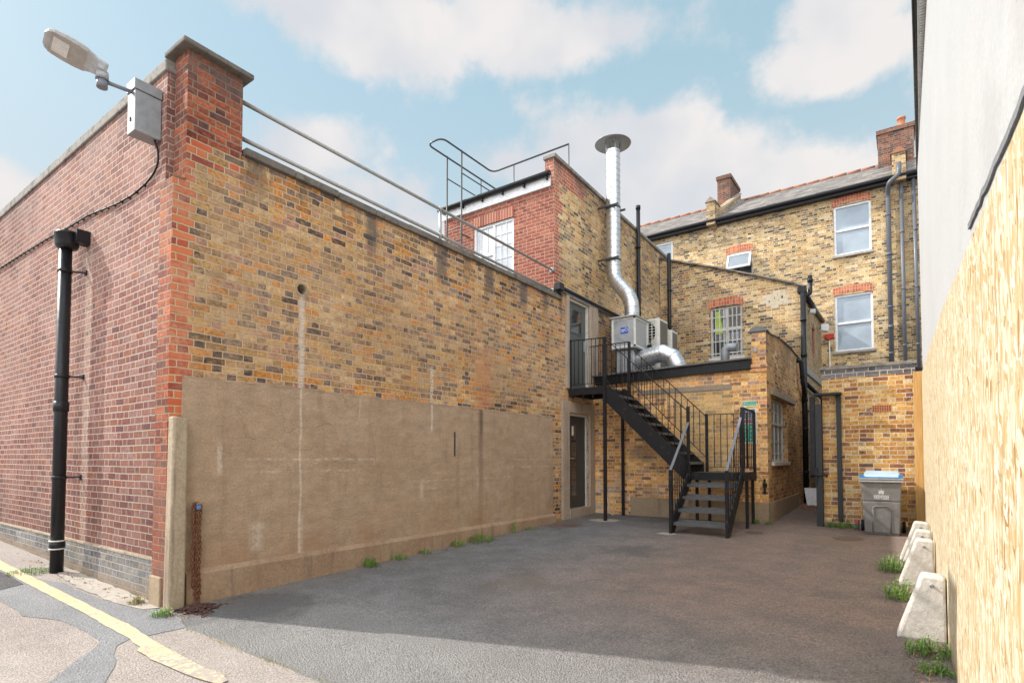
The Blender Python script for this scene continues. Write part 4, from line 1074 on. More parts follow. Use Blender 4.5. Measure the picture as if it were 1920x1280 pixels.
b = B(); b.tube([(-12.5, YB - .27, zr - .06), (1.2, YB - .27, zr - .06)], .06, 10); b.box(-12.5, 1.2, YB - .22, YB - .005, zr - .19, zr - .08)
b.make('gutter', M_blackp, ter)
# party wall upstands with corbelled ends
def party(x0, x1, top, name='party_wall'):
    b = B(); z0 = zr - .3
    b.hexa([(x0, YB - .05, z0), (x1, YB - .05, z0), (x1, RY, RZ - .3), (x0, RY, RZ - .3)], [(x0, YB - .05, zr + .34), (x1, YB - .05, zr + .34), (x1, RY, RZ + .30), (x0, RY, RZ + .30)])
    b.box(x0 - .03, x1 + .03, YB - .30, YB + .35, zr - .2, zr + .62)
    o = b.make(name, M_back, ter)
    b = B(); b.hexa([(x0 - .04, YB + .3, zr + .42), (x1 + .04, YB + .3, zr + .42), (x1 + .04, RY, RZ + .30), (x0 - .04, RY, RZ + .30)], [(x0, YB + .3, zr + .48), (x1, YB + .3, zr + .48), (x1, RY, RZ + .37), (x0, RY, RZ + .37)])
    xm = (x0 + x1) / 2
    b.prism([(x0 - .07, zr + .62), (x1 + .07, zr + .62), (xm, zr + .80)], 'y', YB - .34, YB + .39)
    b.make('capping', M_terra if x0 > -1 else M_lint, o)
party(-5.62, -5.38, 0); party(-.16, .12, 0)
B().hexa([(-5.385, YB - .1, zr + .005), (-5.20, YB - .1, zr + .005), (-5.20, RY, RZ + .012), (-5.385, RY, RZ + .012)], [(-5.385, YB - .1, zr + .04), (-5.20, YB - .1, zr + .03), (-5.20, RY, RZ + .03), (-5.385, RY, RZ + .05)]).make('lead_flashing', M_lead, ter)
# chimneys
def chimney(x0, x1, y0, y1, z0, z1, pots):
    b = B(); b.box(x0, x1, y0, y1, z0, z1 - .14); b.box(x0 - .04, x1 + .04, y0 - .04, y1 + .04, z1 - .14, z1)
    o = b.make('chimney', M_chim, ter)
    for px, py, h in pots:
        b = B(); b.tube([(px, py, z1 - .02), (px, py, z1 + .06), (px, py, z1 + .07), (px, py, z1 + h - .06), (px, py, z1 + h - .05), (px, py, z1 + h)], .13, 14, radii=[.15, .14, .125, .115, .14, .14]); b.make('chimney_pot', M_terrap, o)
chimney(-.62, .42, 23.2, 24.3, 11.0, 13.0, [(.08, 23.7, .50)])
chimney(-6.05, -5.55, 22.9, 24.4, 11.0, 12.85, [])
for (a, c_, z0, r) in ((-1.74, -.72, 9.17, .06), (-1.76, -.72, 6.41, .055), (-4.89, -4.04, 8.35, .05)):
    b = B(); archbox(b, kx(a), kx(c_), kz(z0) - .005, .235, r + .02, YB - .010, YB + .1); b.make('window_arch', M_arch, ter)
for i, (a, c_, e, f) in enumerate(hs):
    if i == 2:
        wn_ = window(ter, 'y', YB, -1, a, c_, e, f, fw=.05, depth=.1, glass=M_glassd)
        # open top-hung sash
        s_ = B(); T = Matrix.Rotation(rad(-24), 4, 'X'); hh = .60
        def tp_(x, y, z): 
            q = T @ Vector((0, y, z)); return (x, YB - .05 + q.y, f - .05 + q.z)
        def sb(x0, x1, z0, z1, y0=-.03, y1=.02):
            bb_ = [tp_(x0, y0, z0), tp_(x1, y0, z0), tp_(x1, y1, z0), tp_(x0, y1, z0)]; tt_ = [tp_(x0, y0, z1), tp_(x1, y0, z1), tp_(x1, y1, z1), tp_(x0, y1, z1)]
            s_.hexa(bb_, tt_)
        sb(a + .02, a + .08, -hh, 0); sb(c_ - .08, c_ - .02, -hh, 0); sb(a + .08, c_ - .08, -hh, -hh + .06); sb(a + .08, c_ - .08, -.06, 0)
        s_.make('open_sash', M_white, wn_)
        s_ = B(); sb(a + .07, c_ - .07, -hh + .05, -.05, -.012, .004); s_.make('sash_pane', M_glassf, wn_)
    else:
        window(ter, 'y', YB, -1, a, c_, e, f, fw=.065, depth=.06, trans=(((e + f) / 2),), sill=M_sill if i < 2 else None, glass=M_glass, silld=.08)
B().box(kx(-1.20), kx(-1.08), YB - .006, YB + .01, kz(6.66), kz(6.73)).make('air_vent', M_dark2, ter)

# ================================================================ bin store building with the orange brick end wall
sto = thing('store_building', 'low orange brick store with blue brick band, terracotta air brick and concrete coping', 'building', (-.6, 11.6, .2))
XS0, XS1, YS = -1.25, .42, 11.6
b = B(); b.facade('y', YS, -1, XS0, XS1, -.2, 2.91, holes=[(-.485, -.20, 2.26, 2.38)], depth=.04)
b.facade('x', XS0, -1, YS, 20.1, -.2, 2.91); b.make('wall', M_bin, sto)
B().box(XS0 - .003, .145, YS - .003, YS + .2, 2.91, 3.06).make('blue_brick_band', M_bluetop, sto)
B().box(XS0 - .03, .17, YS - .03, YS + .3, 3.06, 3.115).make('coping', M_cope, sto, bevel=.008)
B().box(XS0, 1.5, YS + .3, 20.1, 2.95, 3.02).make('roof', M_felt, sto)
B().box(XS0, .1, YS - .012, YS, -.2, .30).make('cement_skirting', M_plinth, sto)
b = B(); b.box(-.485, -.20, YS + .02, YS + .03, 2.26, 2.38); b.cur = 1
for k in range(9): b.box(-.485 + k * .0341 , -.473 + k * .0341, YS - .004, YS + .02, 2.26, 2.38)
for k in range(5): b.box(-.485, -.20, YS - .006, YS + .019, 2.26 + k * .0275, 2.27 + k * .0275)
b.make('air_brick', [M_dark2, M_terrap], sto)

# ================================================================ white rendered house on the right
wh = thing('white_house', 'tall white painted rendered wall with black gutter running along the right of the yard', 'building', (.4, 6, 0))
WXP = [(-3, .48), (0, .415), (3, .342), (7.3, .275), (11.8, .25)]
def wx(y):
    for (ya, xa_), (yb3, xb3) in zip(WXP, WXP[1:]):
        if y <= yb3 + 1e-6: return xa_ + (xb3 - xa_) * (y - ya) / (yb3 - ya)
    return .25
b = B(); ys_ = [-3, 0, 3, 7.3, 11.8]
for i in range(4):
    a, c_ = ys_[i], ys_[i + 1]
    b.face([(wx(a), a, -.1), (wx(a), a, 6.5), (wx(c_), c_, 6.5), (wx(c_), c_, -.1)])
b.face([(wx(11.8), 11.8, -.1), (wx(11.8), 11.8, 6.5), (8, 11.8, 6.5), (8, 11.8, -.1)])
b.face([(wx(-3), -3, -.1), (8, -3, -.1), (8, -3, 6.5), (wx(-3), -3, 6.5)])
b.make('wall', M_whiter, wh)
# eaves: soffit strip, tile edge and gutter
ex = lambda y: .156 + (y - 7.34) * .0207 if y < 11.9 else .249
b = B(); 
for i in range(24):
    a = 2.0 + i * .408; c_ = a + .40
    za = 6.56; b.hexa([(ex(a) + .01, a, za), (ex(a) + .6, a, za + .3), (ex(c_) + .6, c_, za + .3), (ex(c_) + .01, c_, za)], [(ex(a) + .0, a, za + .03), (ex(a) + .6, a, za + .36), (ex(c_) + .6, c_, za + .35), (ex(c_) + .0, c_, za + .02)])
b.make('roof_tiles', M_slate, wh)
b = B(); b.tube([(ex(y_) + .012, y_, 6.50) for y_ in (2, 5, 8, 11.85)], .028, 10); b.make('gutter', M_blackp, wh)
b = B(); b.hexa([(ex(2.2) + .05, 2.2, 6.455), (wx(2.2) + .02, 2.2, 6.455), (wx(11.8) + .02, 11.8, 6.455), (ex(11.8) + .02, 11.8, 6.455)], [(ex(2.2) + .05, 2.2, 6.475), (wx(2.2) + .02, 2.2, 6.475), (wx(11.8) + .02, 11.8, 6.475), (ex(11.8) + .02, 11.8, 6.475)])
for k in range(190):
    y_ = 2.25 + k * .05; b.box(ex(y_) + .05, wx(y_) + .02, y_, y_ + .022, 6.44, 6.456)
b.make('vented_soffit', M_signw, wh)
b = B(); b.face([(.3, -3, 6.9), (4, -3, 9), (4, 11.8, 9), (.3, 11.8, 6.9)]); b.make('roof', M_slate, wh)
b = B()   # grey bitumen line where the hoarding meets the wall near the road
rnd = random.Random(8); pts = []
for i in range(30):
    y_ = 1.2 + i * .10
    pts.append((y_, CAMH + (2.25 + .055 * y_ - CAMH - .012) * wx(y_) / (.012 + .222 + .012 * max(0., 5. - y_)) + rnd.uniform(-.006, .012)))
for i in range(29):
    (a, z0), (c_, z1) = pts[i], pts[i + 1]
    b.hexa([(wx(a) - .012, a, z0 - .034), (wx(a), a, z0 - .034), (wx(c_), c_, z1 - .034), (wx(c_) - .012, c_, z1 - .034)], [(wx(a) - .012, a, z0), (wx(a), a, z0), (wx(c_), c_, z1), (wx(c_) - .012, c_, z1)])
b.make('bitumen_flashing', M_lead, wh)

# ================================================================ hoarding of strand board
hb = thing('hoarding', 'oriented strand board hoarding covering the foot of the white wall', 'hoarding', (.2, 6, .1))
def bxx(y): return .222 + .012 * max(0., 5. - y)
def txx(y): return bxx(y) + .008
y_ = .02; k = 0
edges = [-2.4, -1.18, .04, 1.26, 2.48, 3.70, 4.92, 6.14, 7.36, 8.58, 9.80, 11.02, 11.40]
for i in range(len(edges) - 1):
    a, c_ = edges[i] + .002, edges[i + 1] - .002
    zt = lambda q: 2.25 + .055 * q
    t_ = .012
    j = random.Random(i).uniform(-.0012, .0012)
    o = B().hexa([(bxx(a) + j, a, g(0, a) - .02), (bxx(a) + t_, a, g(0, a) - .02), (bxx(c_) + t_, c_, g(0, c_) - .02), (bxx(c_) + j, c_, g(0, c_) - .02)],
                 [(txx(a) + j, a, zt(a)), (txx(a) + t_, a, zt(a)), (txx(c_) + t_, c_, zt(c_)), (txx(c_) + j, c_, zt(c_))]).make('board', M_osb, hb)
post = B().hexa([(.105, 11.43, .15), (.228, 11.43, .15), (.228, 11.53, .15), (.105, 11.53, .15)], [(.110, 11.43, 2.90), (.232, 11.43, 2.90), (.232, 11.53, 2.90), (.110, 11.53, 2.90)]).make('timber_post', M_timber, loc=(.16, 11.48, .2), bevel=.004)
tag(post, 'tall orange timber post between the brick store and the strand board hoarding', 'post')

# ================================================================ concrete ballast blocks against the hoarding
def block(loc, label, rz=0.):
    r = thing('concrete_block', label, 'block', (0, 0, 0), 'ballast blocks along the hoarding')
    b = B(); b.prism([(-.315, 0), (0, 0), (0, .49), (-.145, .50)], 'y', 0, .20)
    bo = b.make('block_body', M_block, r, bevel=.018)
    tx = bpy.data.textures.new('chipped', 'CLOUDS'); tx.noise_scale = .07; tx.noise_depth = 3
    sm_ = bo.modifiers.new('fine', 'SUBSURF'); sm_.subdivision_type = 'SIMPLE'; sm_.levels = sm_.render_levels = 5
    dm_ = bo.modifiers.new('chips', 'DISPLACE'); dm_.texture = tx; dm_.strength = .007; dm_.mid_level = .5; dm_.texture_coords = 'LOCAL'
    b = B(); b.tube([(-.085, 0.01, .43), (-.085, -.03, .43)], .009, 8)
    pts = [(-.085 + .011 * math.cos(rad(a)), -.036 - .008 * math.sin(rad(a)), .43 + .012 * math.sin(rad(a))) for a in range(0, 361, 30)]
    b.tube(pts, .004, 6, caps=False); b.make('lifting_eye', M_galvl, r)
    return r
blk = block((0, 0, 0), 'nearest of the pale concrete blocks leaning on the hoarding, beside the street')
blk.location = (bxx(5.25) - .004, 5.29, g(0, 5.29) - .005)
for (y_, lab, rz) in ((7.2, 'second pale concrete block from the street against the hoarding', .02), (7.95, 'third pale concrete block from the street against the hoarding', -.03), (8.75, 'farthest of the pale concrete blocks against the hoarding, nearest the wheelie bin', .02)):
    copy_thing(blk, (bxx(y_) - .012, y_, g(0, y_) - .005), lab, rz)

# ================================================================ street lamp on the wall
lp = thing('street_lamp', 'grey street lamp on a short arm from a metal box on the red wall', 'street lamp', (-6.3, 2.49, 4.7))
# box on the wall
b = B(); b.box(-6.42, -6.24, 2.25, 2.495, 4.74, 5.16); jb = b.make('junction_box', M_galvl, lp, bevel=.006)
B().box(-6.43, -6.23, 2.24, 2.495, 5.165, 5.27).make('box_lid', M_galvl, jb, bevel=.006)
B().box(-6.35, -6.33, 2.243, 2.252, 4.86, 4.90).make('lock', M_dark2, jb)
b = B(); b.tube([(-6.32, 2.30, 5.16), (-6.32, 2.02, 5.13)], .019, 12); b.make('arm', M_lampd, lp)
sp_ = B(); sp_.tube([(-6.32, 1.995, 5.055), (-6.32, 1.995, 5.13)], .046, 18); sp_.tube([(-6.32, 1.995, 5.13), (-6.32, 1.995, 5.145)], .056, 18); sp_.make('spigot', M_lampd, lp)
hd_ = B()
hd_.tube([(-6.32, 1.995, 5.145), (-6.32, 1.995, 5.21)], .052, 18)
# lamp head: lofted shell rising towards the road
ROLL = -10; ang = rad(12); L0 = Vector((-6.32, 2.03, 5.235)); D = Vector((-.17, -math.cos(ang), math.sin(ang))).normalized(); Rv = D.cross(Vector((0, 0, 1))).normalized(); Uv = Rv.cross(D).normalized()
Rv, Uv = (Rv * math.cos(rad(ROLL)) + Uv * math.sin(rad(ROLL))), (Uv * math.cos(rad(ROLL)) - Rv * math.sin(rad(ROLL)))
WF = 1.22
secs = [(0, .045, .05, .035), (.03, .062, .055, .04), (.08, .066, .055, .035), (.12, .085, .05, .022), (.17, .12, .045, .018), (.24, .135, .045, .016), (.34, .135, .042, .016), (.42, .125, .036, .016), (.465, .10, .026, .014), (.485, .06, .014, .010)]
prof = lambda w_, ht, hb_: [(-w_, 0), (-w_ * .92, ht * .45), (-w_ * .7, ht * .85), (-w_ * .3, ht), (w_ * .3, ht), (w_ * .7, ht * .85), (w_ * .92, ht * .45), (w_, 0), (w_ * .93, -hb_), (-w_ * .93, -hb_)]
secs = [(s_, w_ * (WF if s_ > .1 else 1.1), ht * 1.35, hb_ * 1.3) for s_, w_, ht, hb_ in secs]
rings = [[L0 + D * s_ + Rv * a_ + Uv * c_ for a_, c_ in prof(w_, ht, hb_)] for s_, w_, ht, hb_ in secs]
nb = len(hd_.v)
for r_ in rings: hd_.v += [tuple(p) for p in r_]
for i in range(len(rings) - 1):
    for j in range(10):
        hd_.f.append([nb + i * 10 + j, nb + i * 10 + (j + 1) % 10, nb + (i + 1) * 10 + (j + 1) % 10, nb + (i + 1) * 10 + j]); hd_.mi.append(0); hd_.sm.append(j < 7)
hd_.f.append([nb + j for j in range(10)]); hd_.f.append([nb + (len(rings) - 1) * 10 + j for j in reversed(range(10))]); hd_.mi += [0, 0]; hd_.sm += [False, False]
head = hd_.make('lamp_head', M_lamp, lp, recalc='all')
gl = B()
def lpp(s_, a_, c_): return L0 + D * s_ + Rv * a_ + Uv * c_
gl.hexa([lpp(.16, -.135, -.024), lpp(.16, .135, -.024), lpp(.44, .135, -.022), lpp(.44, -.135, -.022)], [lpp(.16, -.135, -.012), lpp(.16, .135, -.012), lpp(.44, .135, -.010), lpp(.44, -.135, -.010)])
gl.make('lens', M_lampl, head)
gl = B(); gl.hexa([lpp(.30, -.09, -.027), lpp(.30, .09, -.027), lpp(.42, .09, -.025), lpp(.42, -.09, -.025)], [lpp(.30, -.09, -.022), lpp(.30, .09, -.022), lpp(.42, .09, -.020), lpp(.42, -.09, -.020)]); gl.make('led_panel', M_signw, head)
gl = B(); gl.tube([lpp(.20, 0, .045), lpp(.20, 0, .065)], .022, 10); gl.make('sensor_cap', M_lampd, head)
# cable along the wall
cb = [(-6.29, 2.45, 4.75), (-6.27, 2.46, 4.70), (-6.25, 2.475, 4.62), (-6.27, 2.482, 4.50), (-6.38, 2.482, 4.42), (-6.55, 2.482, 4.375), (-6.9, 2.482, 4.345), (-7.3, 2.482, 4.36), (-7.7, 2.482, 4.40), (-8.2, 2.482, 4.455), (-8.9, 2.482, 4.475), (-9.8, 2.482, 4.52), (-11, 2.482, 4.55), (-12.5, 2.482, 4.585), (-14, 2.482, 4.6)]
b = B(); b.tube(polyround(cb, .05, 3), .011, 8)
for k in range(34):
    x_ = -6.6 - k * .2
    zz = 4.34
    for q in range(len(cb) - 1):
        if cb[q][0] >= x_ >= cb[q + 1][0]: zz = cb[q][2] + (cb[q + 1][2] - cb[q][2]) * (x_ - cb[q][0]) / (cb[q + 1][0] - cb[q][0])
    b.box(x_ - .005, x_ + .005, 2.470, 2.5, zz - .014, zz + .014)
tag(b.make('cable', M_black, loc=(-6.3, 2.48, 4.3)), 'black cable clipped across the red brick wall below the street lamp', 'cable')

# ================================================================ big black downpipe on the street wall
dp = thing('drainpipe', 'large black drainpipe with an oval hopper on the red brick street wall', 'drainpipe', (-8.4, 2.33, .06))
b = B(); b.tube([(-8.40, 2.32, g(-8.4, 2.3) - .02), (-8.40, 2.32, 4.08)], .068, 20); b.make('pipe', M_blackp, dp)
for za, zb in ((.36, .46), (2.02, 2.14)):
    b = B(); b.tube([(-8.40, 2.32, za), (-8.40, 2.32, zb)], .080, 20); b.make('pipe_collar', M_blackp, dp)
b = B(); b.tube([(-8.40, 2.32, .355), (-8.40, 2.32, .37)], .086, 20); b.tube([(-8.40, 2.32, .45), (-8.40, 2.32, .465)], .086, 20); b.make('cream_band', M_offw, dp)
b = B(); rr = [.072, .11, .125, .125, .132, .132]; zz = [4.02, 4.04, 4.07, 4.19, 4.195, 4.215]
n = 24; nb = 0
for r_, z_ in zip(rr, zz): b.v += [(-8.39 + 1.22 * r_ * math.cos(2 * math.pi * j / n), 2.33 + .95 * r_ * math.sin(2 * math.pi * j / n), z_) for j in range(n)]
for i in range(5):
    for j in range(n): b.f.append([i * n + j, i * n + (j + 1) % n, (i + 1) * n + (j + 1) % n, (i + 1) * n + j]); b.mi.append(0); b.sm.append(True)
b.f.append([5 * n + j for j in range(n)]); b.mi.append(0); b.sm.append(False)
b.f.append([j for j in reversed(range(n))]); b.mi.append(0); b.sm.append(False)
b.box(-8.30, -8.16, 2.36, 2.52, 4.08, 4.24)
b.make('hopper', M_blackp, dp)
for z_ in (1.22, 2.45, 3.75):
    b = B(); b.tube([(-8.40, 2.32, z_ - .02), (-8.40, 2.32, z_ + .02)], .075, 20); b.bar((-8.38, 2.34, z_), (-8.27, 2.495, z_), .02, .022); b.box(-8.30, -8.24, 2.485, 2.50, z_ - .03, z_ + .03)
    b.make('bracket', M_black, dp)
# vertical joint cable in the corner strip
b = B(); b.tube([(-6.125, 2.475, .5), (-6.13, 2.475, 1.5), (-6.127, 2.475, 2.7), (-6.133, 2.475, 4.2)], .007, 6); tag(b.make('thin_cable', M_dark2, loc=(-6.13, 2.475, .5)), 'thin dark cable in the upright joint beside the corner post', 'cable')

# ================================================================ concrete corner post and chain
b = B(); rnd = random.Random(12)
b.hexa([(-5.835, 2.43, -.05), (-5.70, 2.43, -.05), (-5.70, 2.58, -.05), (-5.835, 2.58, -.05)], [(-5.83, 2.445, 1.86), (-5.715, 2.45, 1.86), (-5.715, 2.585, 1.84), (-5.83, 2.585, 1.84)])
tag(b.make('concrete_post', M_post, loc=(-5.8, 2.5, 0), bevel=.02), 'chipped buff concrete guard post at the corner of the brick building', 'post')
def torus_link(bb, c, ax, L=.034, r=.006, w_=.011):
    """one oval chain link: c centre, ax 0 or 1 twist"""
    pts = []
    for a in range(0, 361, 30):
        u = w_ * math.cos(rad(a)); v = (L / 2) * math.sin(rad(a))
        pts.append((c[0] + (u if ax else 0), c[1] + (0 if ax else u), c[2] + v))
    bb.tube(pts, r * .55, 5, caps=False)
ch = thing('chain', 'rusty chain hanging beside the corner post and piled on the ground', 'chain', (-5.75, 2.7, 0))
for st, (x0, y0, ln) in enumerate(((-5.768, 2.69, 30), (-5.765, 2.735, 32), (-5.75, 2.712, 31), (-5.745, 2.66, 26))):
    b = B()
    for k in range(ln): torus_link(b, (x0 + rnd.uniform(-.003, .003), y0 + .006 * math.sin(k * .5 + st), .97 - k * .0305), k % 2, .04, .009, .014)
    b.make('hanging_strand', M_rust, ch)
b = B()
for k in range(260):
    a = rnd.uniform(0, 6.28); r_ = abs(rnd.gauss(0, .085)); c0 = Vector((-5.60 + r_ * math.cos(a) * 1.3, 2.64 + r_ * 1.1 * math.sin(a), .012 + max(0, .05 - r_ * .35) * rnd.random()))
    th = rnd.uniform(0, 3.14); ph = rnd.uniform(-.4, .4); dv_ = Vector((math.cos(th), math.sin(th), ph)); sv = Vector((-math.sin(th), math.cos(th), rnd.uniform(-.6, .6)))
    b.tube([c0 + dv_ * .02 * math.sin(rad(q)) + sv * .012 * math.cos(rad(q)) for q in range(0, 361, 40)], .005, 5, caps=False)
b.make('chain_heap', M_rustd, ch)
b = B(); b.tube([(-5.82, 2.70, 1.0), (-5.76, 2.70, 1.0)], .014, 8); b.tube([(-5.765, 2.70 + .03 * math.cos(rad(q)), .985 + .03 * math.sin(rad(q))) for q in range(0, 361, 30)], .006, 6, caps=False); b.make('wall_hook', M_rust, ch)
pl_ = thing('padlock', 'blue steel padlock hooked at the top of the rusty chain', 'padlock', (-5.74, 2.7, .95))
B().box(-5.755, -5.73, 2.685, 2.725, .945, .985).make('padlock_body', M_padl, pl_, bevel=.004)
b = B(); b.tube([(-5.742, 2.705 + .013 * math.cos(rad(q)), .985 + .022 * math.sin(rad(q))) for q in range(0, 181, 20)], .004, 6); b.make('shackle', M_galv, pl_)

# ================================================================ guard rails above the yard wall
gr = thing('guard_rail', 'pair of long galvanised safety rails above the yellow yard wall', 'railing', (-5.97, 6.4, 4.84))
b = B(); b.tube([(-5.97, 3.14, 5.425), (-5.97, 9.86, 5.385)], .024, 12); b.make('top_rail', M_rail, gr)
b = B(); b.tube([(-5.97, 3.14, 5.01), (-5.97, 9.88, 4.955)], .024, 12); b.make('lower_rail', M_rail, gr)
b = B(); b.tube([(-5.97, 6.43, 4.83), (-5.97, 6.43, 5.41)], .022, 12); b.box(-6.05, -5.89, 6.36, 6.50, 4.835, 4.85); b.tube([(-5.97, 6.395, 5.405), (-5.97, 6.465, 5.405)], .033, 12); b.tube([(-5.97, 6.395, 4.985), (-5.97, 6.465, 4.985)], .033, 12); b.make('upright', M_galv, gr)
b = B(); b.tube([(-5.97, 9.80, 5.385), (-5.97, 9.895, 5.385)], .045, 12); b.tube([(-5.97, 9.82, 4.955), (-5.97, 9.895, 4.955)], .045, 12); b.make('end_flange', M_galv, gr)

# ================================================================ roof ladder with walk-through rails
ld = thing('roof_ladder', 'dark steel access ladder with looped handrails on the new red brick block', 'ladder', (-8.5, 9.6, 5))
b = B()
for x_ in (-8.72, -8.27): b.tube([(x_, 9.62, 4.6), (x_, 9.62, 8.58)], .020, 8)
b.make('stile', M_ladder, ld)
for k in range(12):
    b = B(); b.tube([(-8.72, 9.62, 4.75 + k * .29), (-8.27, 9.62, 4.75 + k * .29)], .011, 8)
    if k < 9: b.make('rung', M_ladder, ld)
b = B(); b.tube(polyround([(-8.72, 11.6, 8.42), (-8.72, 9.25, 8.42 + .17), (-8.72, 8.9, 8.75), (-8.27, 8.9, 8.75), (-8.27, 9.3, 8.6), (-8.27, 11.2, 8.35)], .16, 6), .020, 8)
b = B(); b.tube(polyround([(-8.72, 11.9, 8.56), (-8.72, 8.95, 8.56), (-8.27, 8.95, 8.56), (-8.27, 10.8, 8.56), (-6.1, 10.8, 8.56)], .18, 6), .020, 8)
b.make('looped_handrail', M_ladder, ld)
b = B()
for x_ in (-8.72, -8.27): b.tube([(x_, 9.62, 8.05), (x_, 10.8, 8.05)], .014, 8)
b.make('mid_rail', M_ladder, ld)
for (x_, y_, z1) in ((-8.72, 10.9, 8.56), (-8.72, 11.9, 8.56), (-7.62, 10.8, 8.56), (-6.1, 10.8, 8.56)):
    b = B(); b.tube([(x_, y_, 7.42), (x_, y_, z1)], .014, 8); b.make('rail_post', M_ladder, ld)
b = B()
for x_ in (-8.72, -8.27): b.tube([(x_, 9.62, 6.62), (x_ + .0, 9.9, 6.62)], .018, 8)
b.make('wall_stay', M_ladder, ld)

# ================================================================ extract flue
fl = thing('extract_flue', 'tall shiny spiral metal flue with a conical rain cap on the yellow side wall', 'flue', (-5.1, 11.95, 4.6))
path = polyround([(-5.10, 11.95, 4.62), (-5.10, 11.95, 5.12), (-5.64, 12.14, 5.72), (-5.64, 12.14, 8.86)], .26, 8)
b = B(); b.tube(path, .168, 28, caps=False)
b.make('duct', M_flue, fl)
def seam(bb, pts, r, step, ring=.006, n=28):
    """raised seam rings along a path"""
    pts = [Vector(p) for p in pts]; acc = 0; nxt = step
    for a, c_ in zip(pts, pts[1:]):
        L = (c_ - a).length
        while acc + L >= nxt:
            p = a + (c_ - a) * ((nxt - acc) / L); d_ = (c_ - a).normalized()
            bb.tube([p - d_ * .006, p - d_ * .003, p + d_ * .003, p + d_ * .006], r, n, caps=False, radii=[r, r + ring, r + ring, r]); nxt += step
        acc += L
b = B(); seam(b, path, .168, .145, .0045); b.make('seam', M_galv, fl)
cp_ = B(); n = 36; c0 = (-5.64, 12.14)
zr_ = [(.168, 8.86), (.43, 9.02), (.436, 9.03), (.43, 9.04), (.05, 9.17)]
b = B()
def lathe(bb, cx, cy, rz, n=32, cap=True):
    nb = len(bb.v)
    for r_, z_ in rz: bb.v += [(cx + r_ * math.cos(2 * math.pi * j / n), cy + r_ * math.sin(2 * math.pi * j / n), z_) for j in range(n)]
    for i in range(len(rz) - 1):
        for j in range(n): bb.f.append([nb + i * n + j, nb + i * n + (j + 1) % n, nb + (i + 1) * n + (j + 1) % n, nb + (i + 1) * n + j]); bb.mi.append(bb.cur); bb.sm.append(True)
    if cap:
        bb.f.append([nb + (len(rz) - 1) * n + j for j in range(n)]); bb.mi.append(bb.cur); bb.sm.append(False)
lathe(b, *c0, [(.02, 9.10), (.42, 9.02), (.435, 9.03), (.42, 9.045), (.02, 9.18)])
b.make('rain_cap', M_galv, fl)
b = B()
for k in range(4):
    a = rad(45 + 90 * k); b.bar((c0[0] + .16 * math.cos(a), c0[1] + .16 * math.sin(a), 8.80), (c0[0] + .18 * math.cos(a), c0[1] + .18 * math.sin(a), 9.08), .03, .006)
b.make('cap_strut', M_galv, fl)
for z_ in (7.45, 6.18):
    b = B()
    for y_ in (11.94, 12.34) if z_ > 7 else (11.94,):
        b.box(-5.95, -5.42, y_ - .02, y_ + .02, z_ - .02, z_ + .02)
    b.tube([(-5.64, 12.14, z_ - .02), (-5.64, 12.14, z_ + .02)], .176, 28)
    b.make('wall_bracket', M_ladder, fl)

# ================================================================ fan cabinet, duct and condensers on the flat roof
hv = thing('ventilation_unit', 'square aluminium fan cabinet with white corner frame and blue sticker under the flue', 'ventilation unit', (-5.2, 12, 3.4))
x0, x1, y0, y1, z0, z1 = -5.48, -4.90, 11.66, 12.42, 3.96, 4.64
B().box(x0 + .02, x1 - .02, y0 + .02, y1 - .02, z0 + .02, z1 - .02).make('panel', M_alu, hv)
b = B(); w_ = .045
for xx in (x0, x1 - w_):
    for yy in (y0, y1 - w_): b.box(xx, xx + w_, yy, yy + w_, z0, z1)
for zz_ in (z0, z1 - w_):
    for yy in (y0, y1 - w_): b.box(x0 + w_, x1 - w_, yy + .002, yy + w_ - .002, zz_ + .001, zz_ + w_ - .001)
    for xx in (x0, x1 - w_): b.box(xx + .002, xx + w_ - .002, y0 + w_, y1 - w_, zz_ + .001, zz_ + w_ - .001)
b.make('frame', M_cream, hv, bevel=.006)
B().box(x0 - .03, x1 + .03, y0 - .05, y1 + .03, z1, z1 + .035).make('top_tray', M_alu, hv, bevel=.006)
B().box(x0 - .01, x1 + .03, y0 - .03, y1 + .03, z0 - .034, z0 - .002).make('base_tray', M_galvl, hv, bevel=.006)
st = B().box(-5.26, -5.08, y0 + .014, y0 + .018, 4.28, 4.42).make('sticker', M_stick, hv)
b = B(); b.tube([(-5.125 + .032 * math.cos(rad(q)), y0 + .012, 4.365 + .032 * math.sin(rad(q))) for q in range(0, 361, 24)], .006, 6, caps=False); b.box(-5.25, -5.17, y0 + .011, y0 + .015, 4.355, 4.375); b.box(-5.25, -5.17, y0 + .011, y0 + .015, 4.32, 4.335); b.make('sticker_print', M_signw, st)
b = B()
for q in (z0 + .02, z1 - .02): b.tube([(x1 - .02, y0 - .012, q), (x1 - .02, y0 + .02, q)], .024, 10)
b.make('corner_knob', M_dark2, hv)
B().box(-5.42, -4.98, 11.74, 12.3, 3.38, z0 - .046).make('plinth_box', M_alu, hv, bevel=.006)
b = B(); b.tube(polyround([(-4.86, 12.40, 4.32), (-4.855, 12.45, 4.2), (-4.86, 12.46, 4.0)], .04, 4), .008, 6); b.box(-4.90, -4.83, 12.35, 12.47, 4.02, 4.10); b.make('isolator_switch', M_dark2, hv)
du = thing('elbow_duct', 'fat shiny metal duct bending from the fan cabinet down into the flat roof', 'duct', (-4.5, 12, 3.4))
path = polyround([(-5.00, 12.02, 3.70), (-4.35, 12.02, 3.82), (-4.08, 12.02, 3.34)], .24, 3)
path2 = [Vector((-5.02, 12.02, 3.70)), Vector((-4.62, 12.02, 3.775)), Vector((-4.40, 12.02, 3.80)), Vector((-4.17, 12.02, 3.68)), Vector((-4.07, 12.02, 3.47)), Vector((-4.06, 12.02, 3.36))]
b = B(); b.tube(path2, .195, 28, caps=False); b.make('duct', M_flue, du)
